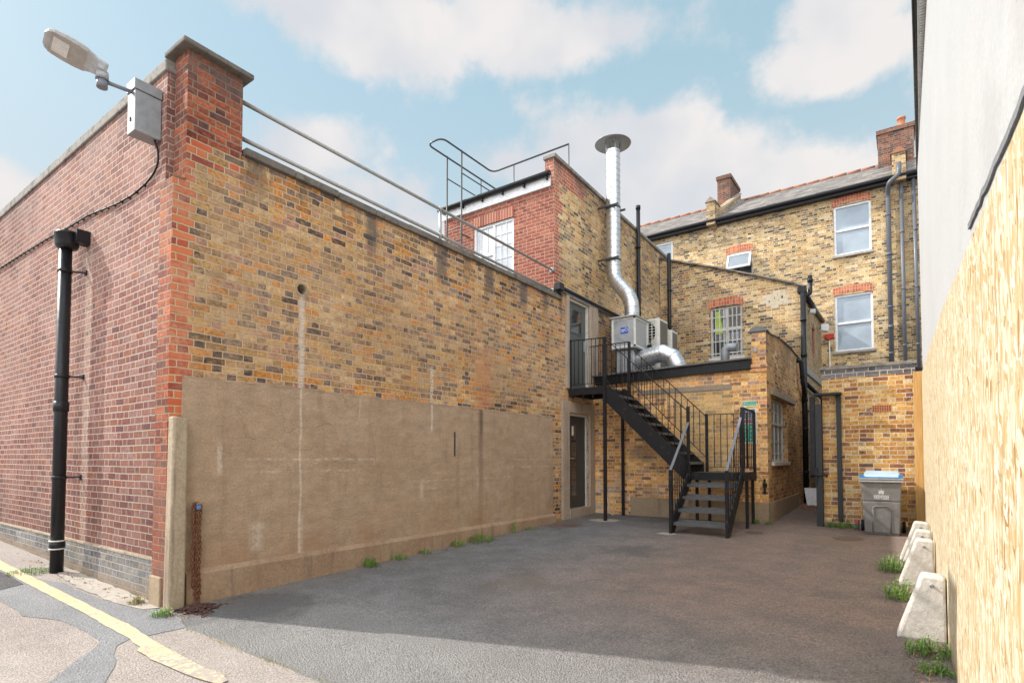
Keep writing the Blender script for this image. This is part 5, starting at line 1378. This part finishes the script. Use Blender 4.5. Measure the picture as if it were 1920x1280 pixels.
b = B(); seam(b, path2[:3], .195, .085, .004); 
for i in (3, 4): 
    p = path2[i]; d_ = (path2[i + 1] - path2[i - 1]).normalized(); b.tube([p - d_ * .008, p + d_ * .008], .201, 28, caps=False)
b.make('seam', M_galv, du)
def condenser(loc, label, w_, d_, h_, first=None):
    r = thing('air_conditioning_unit', label, 'air conditioner', loc, 'air conditioning units on the flat roof')
    X, Y, Z = loc
    B().box(X - w_, X, Y, Y + d_, Z, Z + h_).make('casing', M_cream, r, bevel=.012)
    b = B(); b.box(X + .001, X + .004, Y + .04, Y + d_ - .03, Z + .04, Z + h_ - .05)
    for k in range(int(h_ / .022) - 4): b.box(X + .004, X + .010, Y + .04, Y + d_ - .03, Z + .05 + k * .022, Z + .058 + k * .022)
    b.make('side_coil', M_grille, r)
    nfan = 2 if h_ > 1 else 1
    for q in range(nfan):
        zc = Z + h_ * (q + .5) / nfan; R_ = .27; xc = X - w_ * .42
        f_ = B(); lathe_pts = [(xc + R_ * math.cos(rad(a)), Y - .006, zc + R_ * math.sin(rad(a))) for a in range(0, 360, 15)]
        f_.face(lathe_pts[::-1]); fo = f_.make('fan', M_dark2, r)
        b = B()
        for k in range(9): b.box(xc - R_ - .03, xc + R_ + .03, Y - .03, Y - .02, zc - R_ + k * R_ / 4 - .006, zc - R_ + k * R_ / 4 + .006)
        for k in range(7): b.box(xc - R_ + k * R_ / 3 - .008, xc - R_ + k * R_ / 3 + .008, Y - .028, Y - .012, zc - R_ - .03, zc + R_ + .03)
        b.make('fan_guard', M_cream, fo)
    b = B()
    for xx in (X - w_ + .1, X - .2): b.box(xx, xx + .08, Y - .02, Y + d_ + .02, 3.36, Z)
    b.make('foot', M_dark2, r)
    return r
condenser((-4.70, 12.62, 3.50), 'cream air conditioning unit directly behind the aluminium fan cabinet', .85, .55, 1.27)
condenser((-4.66, 13.35, 3.50), 'cream air conditioning unit farther back, above the bend of the fat duct', .85, .42, 1.12)
b = B(); b.tube(polyround([(-3.30, 12.95, 3.38), (-3.30, 12.95, 3.95), (-3.04, 12.95, 3.93)], .12, 6), .095, 18); tag(b.make('vent_pipe', M_galvl, loc=(-3.3, 12.95, 3.4)), 'short grey vent pipe with a hooked top in front of the barred window', 'vent pipe')

# ================================================================ metal staircase
sc = thing('metal_staircase', 'black steel outdoor staircase with two landings and barred handrails', 'staircase', (-3.3, 10.3, .19))
def gg(x, y): return g(x, y)
ZL, ZU = 1.19, 2.92
# upper landing
B().box(-5.80, -5.0, 10.32, 11.20, ZU - .03, ZU).make('landing_deck', M_tread, sc)
b = B(); b.box(-5.80, -4.98, 10.28, 10.32, ZU - .145, ZU + .004); b.box(-5.80, -4.98, 11.20, 11.24, ZU - .145, ZU + .004); b.box(-5.02, -4.98, 10.32, 11.20, ZU - .145, ZU - .03); b.box(-5.80, -5.76, 10.32, 11.2, ZU - .145, ZU - .03)
for x_ in (-5.6, -5.4, -5.2): b.box(x_, x_ + .012, 10.32, 11.20, ZU - .12, ZU - .03)
for x_ in (-5.74, -5.5, -5.27): b.box(x_ - .012, x_ + .012, 10.30, 10.33, ZU - .21, ZU - .12)
b.make('landing_frame', M_steel, sc)
# lower landing
XR, XLf = -2.38, -3.33
B().box(XLf, XR, 10.42, 11.30, ZL - .03, ZL).make('landing_deck', M_tread, sc)
b = B(); b.box(XLf, XR + .04, 10.38, 10.42, ZL - .14, ZL + .004); b.box(XLf, XR + .04, 11.30, 11.34, ZL - .14, ZL + .004); b.box(XR, XR + .04, 10.42, 11.30, ZL - .14, ZL + .004); b.box(XLf, XLf + .04, 10.42, 11.3, ZL - .14, ZL - .03)
b.make('landing_frame', M_steel, sc)
# stringers of the upper flight (run along x)
xa, xb_ = -5.0, -3.30
for yy in (10.30, 11.16):
    b = B(); w2 = .012
    b.prism([(xa, ZU + .03), (xa + .06, ZU + .03), (xb_ + .02, ZL + .16), (xb_ + .02, ZL - .13), (xb_ - .10, ZL - .13), (xa, ZU - .30)], 'y', yy, yy + .04)
    b.make('stringer', M_steel, sc)
b = B()
for k in range(8):
    z_ = ZU - (k + 1) * (ZU - ZL) / 9; x_ = xa + .03 + (k + .15) * (xb_ - xa) / 8.4
    b = B(); b.box(x_, x_ + .25, 10.34, 11.16, z_ - .025, z_); b.box(x_ + .235, x_ + .25, 10.34, 11.16, z_ - .045, z_ - .025); b.make('tread', M_tread, sc)
# lower flight (runs towards the camera)
for k in range(4):
    z_ = ZL - (k + 1) * (ZL - .148) / 5; y_ = 10.42 - (k + 1) * .245
    b = B(); b.box(XLf + .03, XR - .03, y_, y_ + .24, z_ - .025, z_); b.box(XLf + .03, XR - .03, y_, y_ + .02, z_ - .055, z_ - .025); b.box(XLf + .03, XR - .03, y_ + .225, y_ + .24, z_ - .01, z_ + .03)
    b.make('tread', M_tread, sc)
for xx in (XLf - .01, XR - .03):
    b = B(); zf = g(xx, 9.4)
    b.prism([(9.33, zf - .01), (9.46, zf - .01), (10.46, ZL - .16), (10.46, ZL + .05), (10.40, ZL + .05), (9.33, .30)], 'x', xx, xx + .04)
    b.make('stringer', M_steel, sc)
def post(x_, y_, z0_, z1_, w_=.05):
    B().box(x_ - w_ / 2, x_ + w_ / 2, y_ - w_ / 2, y_ + w_ / 2, z0_, z1_).make('post', M_steel, sc, bevel=.004)
post(-5.00, 10.30, g(-5, 10.3) - .02, 3.93, .06); post(-5.06, 11.30, g(-5, 11.3) - .02, ZU - .02, .055)
post(-5.80, 10.30, ZU - .17, 3.97, .05); post(-4.85, 11.20, ZU - .1, 3.97, .05)
post(XLf, 10.38, ZL - .14, 2.42, .055); post(-3.22, 11.18, ZL - .05, 2.33, .05); post(XR + .01, 10.38, ZL - .14, 2.36, .055); post(XR + .02, 11.28, ZL - .16, 2.33, .05)
for (x_, y_) in ((XLf + .1, 10.55), (XLf + .12, 11.28), (XR + .02, 10.62), (XR - .03, 11.32)):
    post(x_, y_, g(x_, y_) - .02, ZL - .03, .05)
post(XLf + .01, 9.37, g(XLf, 9.37) - .01, 1.25, .05); post(XR - .01, 9.37, g(XR, 9.37) - .01, 1.25, .05)
def balus(p0, p1, n, h0, h1=None, name='baluster_panel', bot=.10, rail=M_steel, rw=.04):
    """handrail from p0+h to p1+h, bottom rail, n round bars between"""
    p0, p1 = Vector(p0), Vector(p1); h1 = h1 if h1 is not None else h0
    up_ = Vector((0, 0, 1))
    b = B(); b.bar(p0 + up_ * h0, p1 + up_ * h1, rw, .014); b.make('handrail', rail, sc)
    b = B(); b.bar(p0 + up_ * bot, p1 + up_ * bot, .03, .01); b.make('bottom_rail', M_steel, sc)
    b = B()
    for k in range(1, n + 1):
        t_ = k / (n + 1); q = p0 + (p1 - p0) * t_
        b.tube([q + up_ * bot, q + up_ * (h0 + (h1 - h0) * t_)], .0075, 6)
    b.make('balusters', M_steel, sc)
balus((-5.80, 10.30, ZU), (-5.0, 10.30, ZU), 7, 1.03, 1.0, bot=.08)
balus((-5.80, 11.20, ZU), (-4.85, 11.20, ZU), 8, 1.05)
balus((-4.97, 10.30, ZU), (XLf, 10.30, ZL + .12), 13, .96, 1.04, bot=.13)
balus((-4.82, 11.20, ZU), (-3.24, 11.20, ZL + .12), 12, .92, .98, bot=.16)
balus((-3.22, 11.26, ZL), (XR + .02, 11.26, ZL), 6, 1.13, bot=.09)
balus((XR + .02, 10.38, ZL), (XR + .02, 11.28, ZL), 6, 1.16, 1.14, bot=.09)
balus((XLf + .01, 9.37, .32), (XLf + .01, 10.38, ZL), 8, .93, .95, bot=.06, rail=M_hrail, rw=.045)
balus((XR - .01, 9.37, .32), (XR - .01, 10.38, ZL), 8, .93, 1.0, bot=.06, rail=M_hrail, rw=.045)

# ================================================================ safety sign on the extension wall
sg = thing('safety_sign', 'tall safety sign with green header and coloured panels behind the stair rail', 'sign', (-2.48, 11.44, 1.8))
SX0, SX1, SZ0, SZ1, SY = -2.60, -2.345, 1.74, 2.56, 11.44
B().box(SX0, SX1, SY - .004, SY, SZ0, SZ1).make('board', M_signw, sg)
def spanel(x0, x1, z0, z1, m): B().box(x0, x1, SY - .006, SY - .004, z0, z1).make('panel', m, sg)
spanel(SX0 + .008, SX1 - .008, 2.48, 2.55, M_sgreen); spanel(SX0 + .05, SX1 - .008, 2.42, 2.465, M_syel)
spanel(SX0 + .04, SX1 - .03, 2.22, 2.40, M_snavy); spanel(SX0 + .04, SX1 - .03, 2.14, 2.20, M_sred); spanel(SX0 + .04, SX1 - .03, 1.77, 2.12, M_sgreen)
b = B(); b.bar((SX0 + .02, SY - .008, 2.515), (SX0 + .035, SY - .008, 2.50), .012, .003, (0, -1, 0)); b.bar((SX0 + .034, SY - .008, 2.50), (SX0 + .055, SY - .008, 2.54), .012, .003, (0, -1, 0)); b.make('tick', M_signw, sg)
b = B(); rnd = random.Random(3)
for k in range(4):
    for c_ in range(2):
        xx = SX0 + .065 + c_ * .085; zz_ = 1.80 + k * .08
        b.tube([(xx, SY - .0065, zz_ + .02), (xx, SY - .0085, zz_ + .02)], .016, 10); 
for k in range(4): b.box(SX0 + .05, SX1 - .05 - rnd.uniform(0, .04), SY - .0085, SY - .0065, 2.24 + k * .038, 2.252 + k * .038)
b.box(SX0 + .05, SX1 - .05, SY - .0085, SY - .0065, 2.165, 2.175)
b.make('print', M_signw, sg)
def text(body, x, y, z, size, m, parent, depth=.002, rx=90, bold=False, name='lettering'):
    cu = bpy.data.curves.new(name, 'FONT'); cu.body = body; cu.size = size; cu.extrude = depth / 2; cu.align_x = 'CENTER'
    if bold: cu.offset = size * .02
    tmp = bpy.data.objects.new('tmp', cu); C.objects.link(tmp); bpy.context.view_layer.update()
    me = bpy.data.meshes.new_from_object(tmp.evaluated_get(bpy.context.evaluated_depsgraph_get()))
    bpy.data.objects.remove(tmp); bpy.data.curves.remove(cu)
    me.materials.clear(); me.materials.append(m)
    me.transform(Matrix.Rotation(rad(rx), 4, 'X')); me.transform(Matrix.Translation(Vector((x, y, z)) - worg(parent)))
    o = bpy.data.objects.new(name, me); C.objects.link(o); o['_org'] = parent['_org']; o.parent = parent
    return o
text('Site safety', -2.455, SY - .0075, 2.50, .040, M_signw, sg)
text('Warning', -2.46, SY - .0075, 2.432, .028, M_dark2, sg)

# ================================================================ wheelie bin
wb = thing('wheelie_bin', 'grey council wheelie bin with a pale blue lid against the orange brick wall', 'bin', (-.35, 11.0, .2))
BX, BYf, ZB = -.352, 10.86, .2
b = B()
def ring(z_, hw, yf, yb): return [(BX - hw, yf, z_), (BX + hw, yf, z_), (BX + hw, yb, z_), (BX - hw, yb, z_)]
lv = [(ZB + .0, .225, BYf + .05, BYf + .40), (ZB + .03, .24, BYf + .035, BYf + .46), (ZB + .55, .262, BYf + .012, BYf + .54), (ZB + .86, .275, BYf, BYf + .60)]
for i in range(3): b.hexa(ring(*lv[i]), ring(*lv[i + 1]))
body = b.make('bin_body', M_binb, wb, bevel=.02)
# raised arch on the front face
def fy(z_): return BYf + .035 - (z_ - ZB - .03) * .042 - .004
b = B(); pts = [(BX - .12, ZB + .04)] + [(BX - .12, ZB + .42)] + [(BX - .07 + .05 * math.cos(rad(a)) , ZB + .42 + .05 * math.sin(rad(a))) for a in (180, 150, 120, 90)] + [(BX + .07 + .05 * math.cos(rad(a)), ZB + .42 + .05 * math.sin(rad(a))) for a in (90, 60, 30, 0)] + [(BX + .12, ZB + .04)]
b.tube([(x_, fy(z_), z_) for x_, z_ in pts], .010, 8); b.make('moulded_rib', M_binb, body)
b = B(); b.box(BX - .30, BX + .30, BYf - .035, BYf + .66, ZB + .86, ZB + .895); b.box(BX - .305, BX + .305, BYf - .04, BYf + .665, ZB + .90, ZB + .93); b.make('rim', M_binr, wb, bevel=.008)
b = B(); b.hexa([(BX - .265, BYf - .035, ZB + .93), (BX + .265, BYf - .035, ZB + .93), (BX + .265, BYf + .62, ZB + .93), (BX - .265, BYf + .62, ZB + .93)], [(BX - .25, BYf + .0, ZB + .98), (BX + .25, BYf + .0, ZB + .98), (BX + .235, BYf + .58, ZB + 1.04), (BX - .235, BYf + .58, ZB + 1.04)])
lid = b.make('lid', M_bluel, wb, bevel=.015)
b = B()
for s_ in (-1, 1): b.box(BX + s_ * .265 - .03, BX + s_ * .265 + .03, BYf - .038, BYf + .03, ZB + .93, ZB + .985)
b.box(BX - .25, BX + .25, BYf - .040, BYf - .036, ZB + .932, ZB + .95)
b.make('lid_corner', M_blue, lid, bevel=.01)
for s_ in (-1, 1):
    b = B(); b.tube([(BX + s_ * .27, BYf + .52, ZB + .10), (BX + s_ * .315, BYf + .52, ZB + .10)], .10, 24); b.make('wheel', M_dark2, wb, bevel=.006)
# crest and lettering
b = B(); cz = ZB + .70; cyy = lambda z_: BYf + .035 - (z_ - ZB - .03) * .042 - .006
def wedge(p, q, r_):
    b.face([(x_, cyy(z_), z_) for x_, z_ in (p, q, r_)])
for (a, l_, w_) in ((90, .085, .016), (68, .062, .014), (112, .062, .014), (50, .07, .013), (130, .07, .013), (30, .055, .012), (150, .055, .012)):
    ca, sa = math.cos(rad(a)), math.sin(rad(a)); o_ = (BX, cz - .012)
    p = (o_[0] + ca * .014 - sa * w_ / 2, o_[1] + sa * .014 + ca * w_ / 2); q = (o_[0] + ca * .014 + sa * w_ / 2, o_[1] + sa * .014 - ca * w_ / 2); wedge(q, (o_[0] + ca * l_, o_[1] + sa * l_), p)
for s_ in (-1, 1):
    for (x_, z_, w_, h_) in ((.022, -.03, .012, .045), (.008, -.028, .008, .035), (.034, -.028, .006, .03)):
        xx = BX + s_ * x_; b.face([(xx - w_ / 2, cyy(cz + z_), cz + z_), (xx + w_ / 2, cyy(cz + z_), cz + z_), (xx + w_ / 2, cyy(cz + z_ + h_), cz + z_ + h_), (xx - w_ / 2, cyy(cz + z_ + h_), cz + z_ + h_)])
b.make('crest', M_signw, body)
for tx, sz, zz_ in (('THE ROYAL BOROUGH OF', .0175, ZB + .643), ('KINGSTON', .041, ZB + .612), ('UPON THAMES', .030, ZB + .587)):
    text(tx, BX, cyy(zz_) + .001, zz_, sz, M_signw, body, bold=True)

# ================================================================ small things on the ground
cn = thing('spray_can', 'red and black spray can standing on the ground left of the wheelie bin', 'can', (-.72, 11.33, g(-.72, 11.33)))
zc_ = g(-.72, 11.33)
b = B(); lathe(b, -.72, 11.33, [(.026, zc_), (.029, zc_ + .004), (.029, zc_ + .12)], 16); b.make('can_body', M_dgreen, cn)
b = B(); lathe(b, -.72, 11.33, [(.0305, zc_ + .118), (.0305, zc_ + .15), (.018, zc_ + .162), (.016, zc_ + .175)], 16); lathe(b, -.72, 11.33, [(.031, zc_ - .001), (.031, zc_ + .014)], 16, False); b.make('cap', M_red, cn)
def pipe(name, pts, r, m, label, brs=(), rr=.05, col=(), cat='drainpipe', n=14):
    t_ = thing(name, label, cat, pts[-1])
    b = B(); b.tube(polyround(pts, rr, 5) if len(pts) > 2 else pts, r, n); b.make('pipe', m, t_)
    if brs or col:
        b = B()
        for (x_, y_, z_, dx_, dy_) in brs:
            b.tube([(x_, y_, z_ - .025), (x_, y_, z_ + .025)], r * 1.22, n)
            b.bar((x_, y_, z_), (x_ + dx_, y_ + dy_, z_), .03, .03)
        for (x_, y_, z_) in col: b.tube([(x_, y_, z_ - .05), (x_, y_, z_ + .05)], r * 1.2, n)
        b.make('collar', m, t_)
    return t_
# pipes on the tall side wall and the rear wing
pipe('drainpipe', [(-5.86, 14.2, 8.33), (-5.86, 14.2, 3.40)], .055, M_blackp, 'black drainpipe rising above the tall side wall beside the shiny flue', [(-5.86, 14.2, 7.2, -.1, 0), (-5.86, 14.2, 5.4, -.1, 0)], col=[(-5.86, 14.2, 8.3)])
pipe('drainpipe', [(-5.62, 15.92, 7.50), (-5.62, 15.92, 3.6)], .055, M_blackp, 'black pipe in the inner corner above the air conditioning units', [(-5.62, 15.92, 6.4, 0, .1), (-5.62, 15.92, 5.2, 0, .1)])
pipe('drainpipe', [(-2.10, 15.90, 5.72), (-2.10, 15.86, .3)], .065, M_blackp, 'tall black drainpipe at the corner of the rear wing', [(-2.1, 15.88, 5.0, 0, .12), (-2.1, 15.88, 2.2, 0, .12), (-2.1, 15.88, 1.1, 0, .12)], col=[(-2.1, 15.88, 4.1), (-2.1, 15.88, 2.96), (-2.1, 15.88, .4)])
pipe('drainpipe', [(-2.30, 15.1, 3.84), (-2.06, 15.1, 3.84), (-2.04, 15.2, 3.3), (-2.08, 15.75, 3.05), (-2.1, 15.8, 2.9)], .055, M_blackp, 'curved black pipe coming over the side parapet of the extension', col=[(-2.045, 15.2, 3.45)])
pipe('drainpipe', [(-2.06, 15.9, 3.36), (-2.06, 19.2, 3.26), (-2.06, 19.3, 3.1), (-2.06, 19.3, .2)], .055, M_blackp, 'black pipe running back along the passage wall and then down', col=[(-2.06, 19.3, 2.9), (-2.06, 19.3, 1.0)])
pipe('vent_pipe', [(-1.98, 16.3, 6.25), (-1.98, 16.3, 5.78), (-2.12, 16.1, 5.66)], .055, M_blackp, 'stubby black vent pipe with a cap at the corner of the sloping roof', col=[(-1.98, 16.3, 6.12)], cat='vent pipe')
# pipes on the terrace
yb_ = YB - .12
pipe('drainpipe', [(kx(-.02), YB - .42, kz(9.88)), (kx(-.02), YB - .42, kz(9.55)), (kx(-.27), YB - .40, kz(9.38)), (kx(-.30), yb_, kz(9.12)), (kx(-.30), yb_, 3.1)], .065, M_greyp, 'leftmost grey drainpipe on the terrace, bent at the top', [(kx(-.30), yb_, z_, 0, .12) for z_ in (4.6, 6.0, 7.4, 8.8)], col=[(kx(-.30), yb_, 7.6), (kx(-.30), yb_, 5.4)], rr=.1)
pipe('drainpipe', [(kx(.02), yb_, kz(9.45)), (kx(.02), yb_, 3.1)], .05, M_greyp, 'middle of the three grey drainpipes on the terrace', [(kx(.02), yb_, z_, 0, .12) for z_ in (4.8, 6.5, 8.2)])
pipe('drainpipe', [(kx(.31), yb_, kz(9.6)), (kx(.34), yb_, 3.4)], .05, M_greyp, 'rightmost grey drainpipe on the terrace, next to the white wall', [(kx(.33), yb_, z_, 0, .12) for z_ in (4.8, 6.5, 8.2)])
b = B(); b.tube([(kx(-1.87), YB - .03, kz(5.1)), (kx(-1.87), YB - .03, 3.1)], .018, 8); fa = thing('fire_alarm', 'red alarm sounder with white conduit on the terrace wall left of the lower sash window', 'alarm', (kx(-1.87), YB - .05, 5.1))
b.make('conduit', M_signw, fa)
b = B(); b.tube([(kx(-1.87), YB, kz(5.18)), (kx(-1.87), YB - .08, kz(5.18))], .085, 18); b.box(kx(-1.87) - .13, kx(-1.87) + .13, YB - .05, YB, kz(5.18) - .05, kz(5.18) + .09); b.make('sounder', M_red, fa)
for (x_, y_, z_, lab, s_) in ((-2.08, 17.35, 5.55, 'small white security light under the gutter, nearer the corner pipe', .8), (-2.02, 19.3, 5.45, 'white floodlight under the gutter at the far end of the rear wing', 1.4)):
    fdl = thing('floodlight', lab, 'floodlight', (x_, y_, z_))
    B().box(x_ - .1, x_ - .02, y_ - .03, y_ + .03, z_ - .03, z_ + .03).make('mount', M_lampd, fdl)
    b = B(); b.hexa([(x_ - .04, y_ - .09 * s_, z_ - .07 * s_), (x_ + .10 * s_, y_ - .09 * s_, z_ - .10 * s_), (x_ + .10 * s_, y_ + .09 * s_, z_ - .10 * s_), (x_ - .04, y_ + .09 * s_, z_ - .07 * s_)], [(x_ - .04, y_ - .09 * s_, z_ + .07 * s_), (x_ + .12 * s_, y_ - .09 * s_, z_ + .05 * s_), (x_ + .12 * s_, y_ + .09 * s_, z_ + .05 * s_), (x_ - .04, y_ + .09 * s_, z_ + .07 * s_)])
    b.make('lamp_body', M_signw, fdl, bevel=.01)
# steel gate frame at the passage
gf = thing('gate_frame', 'black steel gate frame with flat canopy on the left edge of the orange brick wall', 'gate', (-1.3, 11.5, .2))
B().box(-1.36, -.93, 11.35, 11.60, 2.585, 2.625).make('canopy', M_black, gf, bevel=.003)
B().box(-1.36, -1.255, 11.50, 11.58, g(-1.3, 11.5) - .02, 2.44).make('gate_post', M_gate, gf, bevel=.004)
B().box(-1.45, -1.365, 11.52, 11.60, 1.1, 2.585).make('gate_stile', M_black, gf, bevel=.004)
B().box(-1.025, -.95, 11.53, 11.595, .33, 2.585).make('wall_channel', M_gate, gf, bevel=.004)
b = B(); b.tube([(-1.44, 11.46, 1.14), (-1.2, 11.46, 1.14)], .012, 8); b.tube([(-1.20, 11.46, 1.14), (-1.17, 11.46, 1.14)], .028, 10); b.tube([(-1.45, 11.46, 1.14), (-1.42, 11.46, 1.14)], .03, 10); b.box(-1.38, -1.33, 11.47, 11.51, 1.0, 1.28); b.make('latch', M_black, gf)
b = B(); b.hexa([(-2.0, 15.2, .31), (-1.72, 15.2, .31), (-1.72, 15.23, .31), (-2.0, 15.23, .31)], [(-2.10, 15.5, .72), (-1.68, 15.5, .72), (-1.68, 15.53, .72), (-2.10, 15.53, .72)])
tag(b.make('leaning_board', M_signw, loc=(-1.9, 15.3, .3)), 'white board leaning at the far end of the passage', 'board')
# loose white cord by the lower door
b = B(); b.tube(polyround([(-5.55, 11.40, 1.05), (-5.50, 11.38, .7), (-5.42, 11.36, .35), (-5.36, 11.30, g(-5.4, 11.3) + .01), (-5.25, 11.22, g(-5.2, 11.2) + .008)], .08, 4), .006, 6)
tag(b.make('cord', M_signw, loc=(-5.4, 11.3, .22)), 'thin white cord hanging down the wall right of the lower door', 'cord')
# drain covers
for (x_, y_, r_, lab) in ((-.78, 10.25, .22, 'rusty drain cover in front of the wheelie bin'), (-2.15, 10.15, .16, 'small dark drain cover to the right of the stairs'), (-5.35, 9.55, .20, 'rusty drain cover near the lower door')):
    dc = thing('drain_cover', lab, 'drain cover', (x_, y_, g(x_, y_)), 'drain covers set in the asphalt')
    b = B(); n = 24; z_ = g(x_, y_) + .006
    b.face([(x_ + r_ * 1.0 * math.cos(2 * math.pi * j / n), y_ + r_ * math.sin(2 * math.pi * j / n), g(x_, y_ + r_ * math.sin(2 * math.pi * j / n)) + .006) for j in range(n)]); b.make('plate', M_drain, dc)
    b = B()
    for k in range(-2, 3):
        hw_ = math.sqrt(max(0, r_ * r_ - (k * r_ / 3) ** 2)) * .85; yy_ = y_ + k * r_ / 3; b.box(x_ - hw_, x_ + hw_, yy_ - .008, yy_ + .008, g(x_, yy_) + .004, g(x_, yy_) + .012)
    b.make('tread_bars', M_drain, dc)

# ================================================================ weeds
def weed(x, y, r, h, n, label, seed, m=M_leaf, lean=0., z=None):
    rnd = random.Random(seed); b = B(); z0 = g(x, y) if z is None else z
    for k in range(n):
        a = rnd.uniform(0, 6.283); q = r * rnd.random() ** .6
        px, py = x + q * math.cos(a) * 1.0, y + q * math.sin(a) * .9
        hh = h * rnd.uniform(.35, 1.) * (1.1 - q / r * .5); tilt = rnd.uniform(.1, .7); az_ = rnd.uniform(0, 6.283)
        dx_, dy_ = math.cos(az_) * tilt * hh + lean * hh, math.sin(az_) * tilt * hh
        w_ = rnd.uniform(.003, .006)
        s_ = Vector((-math.sin(az_), math.cos(az_), 0)) * w_
        p0 = Vector((px, py, z0 - .003)); p1 = p0 + Vector((dx_ * .4, dy_ * .4, hh * .65)); p2 = p0 + Vector((dx_, dy_, hh))
        b.face([p0 - s_ * .5, p0 + s_ * .5, p1 + s_ * .6, p1 - s_ * .6]); b.face([p1 - s_ * .6, p1 + s_ * .6, p2])
        for l_ in range(rnd.randint(2, 5)):       # small leaves up the stem
            t_ = rnd.uniform(.25, 1.); c0_ = p0 + (p2 - p0) * t_ + Vector((0, 0, .1 * hh * (1 - t_))); la = rnd.uniform(0, 6.283); ll = rnd.uniform(.012, .032) * (h / .12) ** .3; lw = ll * rnd.uniform(.3, .5)
            d_ = Vector((math.cos(la), math.sin(la), rnd.uniform(-.3, .6))) * ll; sv = Vector((-math.sin(la), math.cos(la), rnd.uniform(-.4, .4))) * lw
            b.face([c0_, c0_ + d_ * .5 + sv * .5, c0_ + d_, c0_ + d_ * .5 - sv * .5])
    o = b.make('weed', m, loc=(x, y, z0), recalc=False)
    tag(o, label, 'weed', 'weeds growing in the edges of the yard')
WD = [(-5.66, 4.82, .085, .15, 55, 'bushy green weed, largest near the middle of the rendered wall foot'), (-5.70, 5.35, .12, .09, 45, 'low straggling weed just right of the bushy one at the wall foot'),
      (-5.70, 5.85, .10, .07, 36, 'small flat weed halfway along the rendered wall foot'), (-5.68, 6.55, .12, .10, 50, 'weed with dead leaves at the wall foot, left of the widest clump'),
      (-5.68, 7.05, .22, .15, 110, 'widest clump of weeds at the foot of the rendered wall'), (-5.70, 8.05, .04, .40, 12, 'tall thin weed stem against the far end of the rendered wall'),
      (-5.70, 8.55, .14, .07, 40, 'low weed on the ledge near the lower door'), (-5.60, 2.33, .085, .09, 48, 'yellow green weed at the foot of the corner post by the chain'), (-6.22, 2.36, .07, .10, 36, 'small weed at the foot of the blue brick plinth near the corner'),
      (-8.62, 2.12, .22, .06, 110, 'strip of low grass in front of the big street drainpipe'), (-1.14, 11.5, .09, .12, 45, 'weed at the foot of the gate post'), (-.92, 11.5, .14, .12, 70, 'leafy weed between the gate post and the spray can'),
      (-2.36, 11.32, .06, .11, 32, 'small weed at the foot of the extension wall below the wall bracket'), (-2.14, 11.33, .05, .09, 24, 'tiny weed at the corner of the extension plinth'),
      (-.16, 7.9, .13, .20, 80, 'bushy weed beside the second concrete block'), (-.08, 6.55, .11, .19, 65, 'leafy weed between the first and second concrete blocks'), (.10, 4.98, .13, .12, 80, 'weed spreading in front of the nearest concrete block'), (.13, 4.6, .09, .08, 50, 'low weed at the foot of the hoarding nearest the street')]
for i, (x, y, r, h, n, lab) in enumerate(WD): weed(x, y, r * 1.15, h * (1.3 if h < .3 else 1), int(n * 1.5), lab, 20 + i, M_moss if i in (8,) else M_leaf)
# mossy kerb joint, loose leaves and grit: uncountable litter
rnd = random.Random(77); b = B()
for k in range(900):
    t_ = rnd.random(); x = -5.0 + t_ * 3.2; y = 2.27 + rnd.gauss(0, .012); hh = rnd.uniform(.006, .02); a = rnd.uniform(0, 6.28)
    if rnd.random() < .4 * (1 + math.sin(x * 9)): continue
    b.face([(x, y, .004), (x + .004, y + .002, .004), (x + .01 * math.cos(a), y + .01 * math.sin(a), hh + .004)])
o = b.make('moss', M_moss, loc=(-4, 2.27, 0)); tag(o, 'mossy growth in the joint between the road and the yard', 'moss'); o['kind'] = 'stuff'
b = B()
def litter(cx, cy, sx, sy, n, s0, s1):
    for _ in range(n):
        x, y = rnd.gauss(cx, sx), rnd.gauss(cy, sy)
        if x < -5.75 and y > 2.45: x = -5.72 + rnd.random() * .1
        if x > .13 and y > 4: continue
        if y > 11.38: continue
        s_ = rnd.uniform(s0, s1); a = rnd.uniform(0, 6.28); z_ = g(x, y) + .018
        ca, sa = math.cos(a) * s_, math.sin(a) * s_
        b.face([(x - ca, y - sa, z_ - .012), (x + sa * .5, y - ca * .5, z_), (x + ca, y + sa, z_ + rnd.uniform(0, s_ * .4)), (x - sa * .5, y + ca * .5, z_ - .004)])
litter(-5.6, 6.8, .06, 1.0, 60, .01, .022); litter(-5.65, 4.6, .05, .8, 30, .008, .018); litter(-3, 7, 1.6, 2, 40, .005, .010); litter(-7.6, 2.36, 1.0, .05, 90, .006, .018)
litter(-8.7, 2.35, .5, .05, 60, .01, .02); litter(.05, 4.7, .05, .3, 40, .01, .02); litter(-.6, 11.2, .4, .1, 40, .006, .015); litter(-5.3, 10.9, .25, .3, 50, .006, .016); litter(-5.45, 2.5, .12, .08, 40, .008, .016)
o = b.make('dead_leaves', M_leafd, loc=(-3, 6, 0), recalc=False); tag(o, 'dead leaves and scraps scattered on the asphalt', 'litter'); o['kind'] = 'stuff'
# rubble in the passage
b = B()
for _ in range(110):
    x, y = rnd.uniform(-2.08, -1.6), rnd.uniform(14.2, 16.5); s_ = rnd.uniform(.02, .07); z_ = g(x, y)
    b.hexa([(x, y, z_ - .01), (x + s_, y + .01, z_ - .01), (x + s_ * .9, y + s_, z_ - .01), (x - .01, y + s_, z_ - .01)], [(x + .01, y, z_ + s_ * .5), (x + s_, y, z_ + s_ * .4), (x + s_ * .8, y + s_ * .8, z_ + s_ * .5), (x, y + s_ * .9, z_ + s_ * .3)])
o = b.make('rubble', M_terra, loc=(-1.9, 15.5, .3)); tag(o, 'broken brick rubble on the floor of the passage', 'rubble'); o['kind'] = 'stuff'
for o in list(S.objects):
    if '_org' in o: del o['_org']
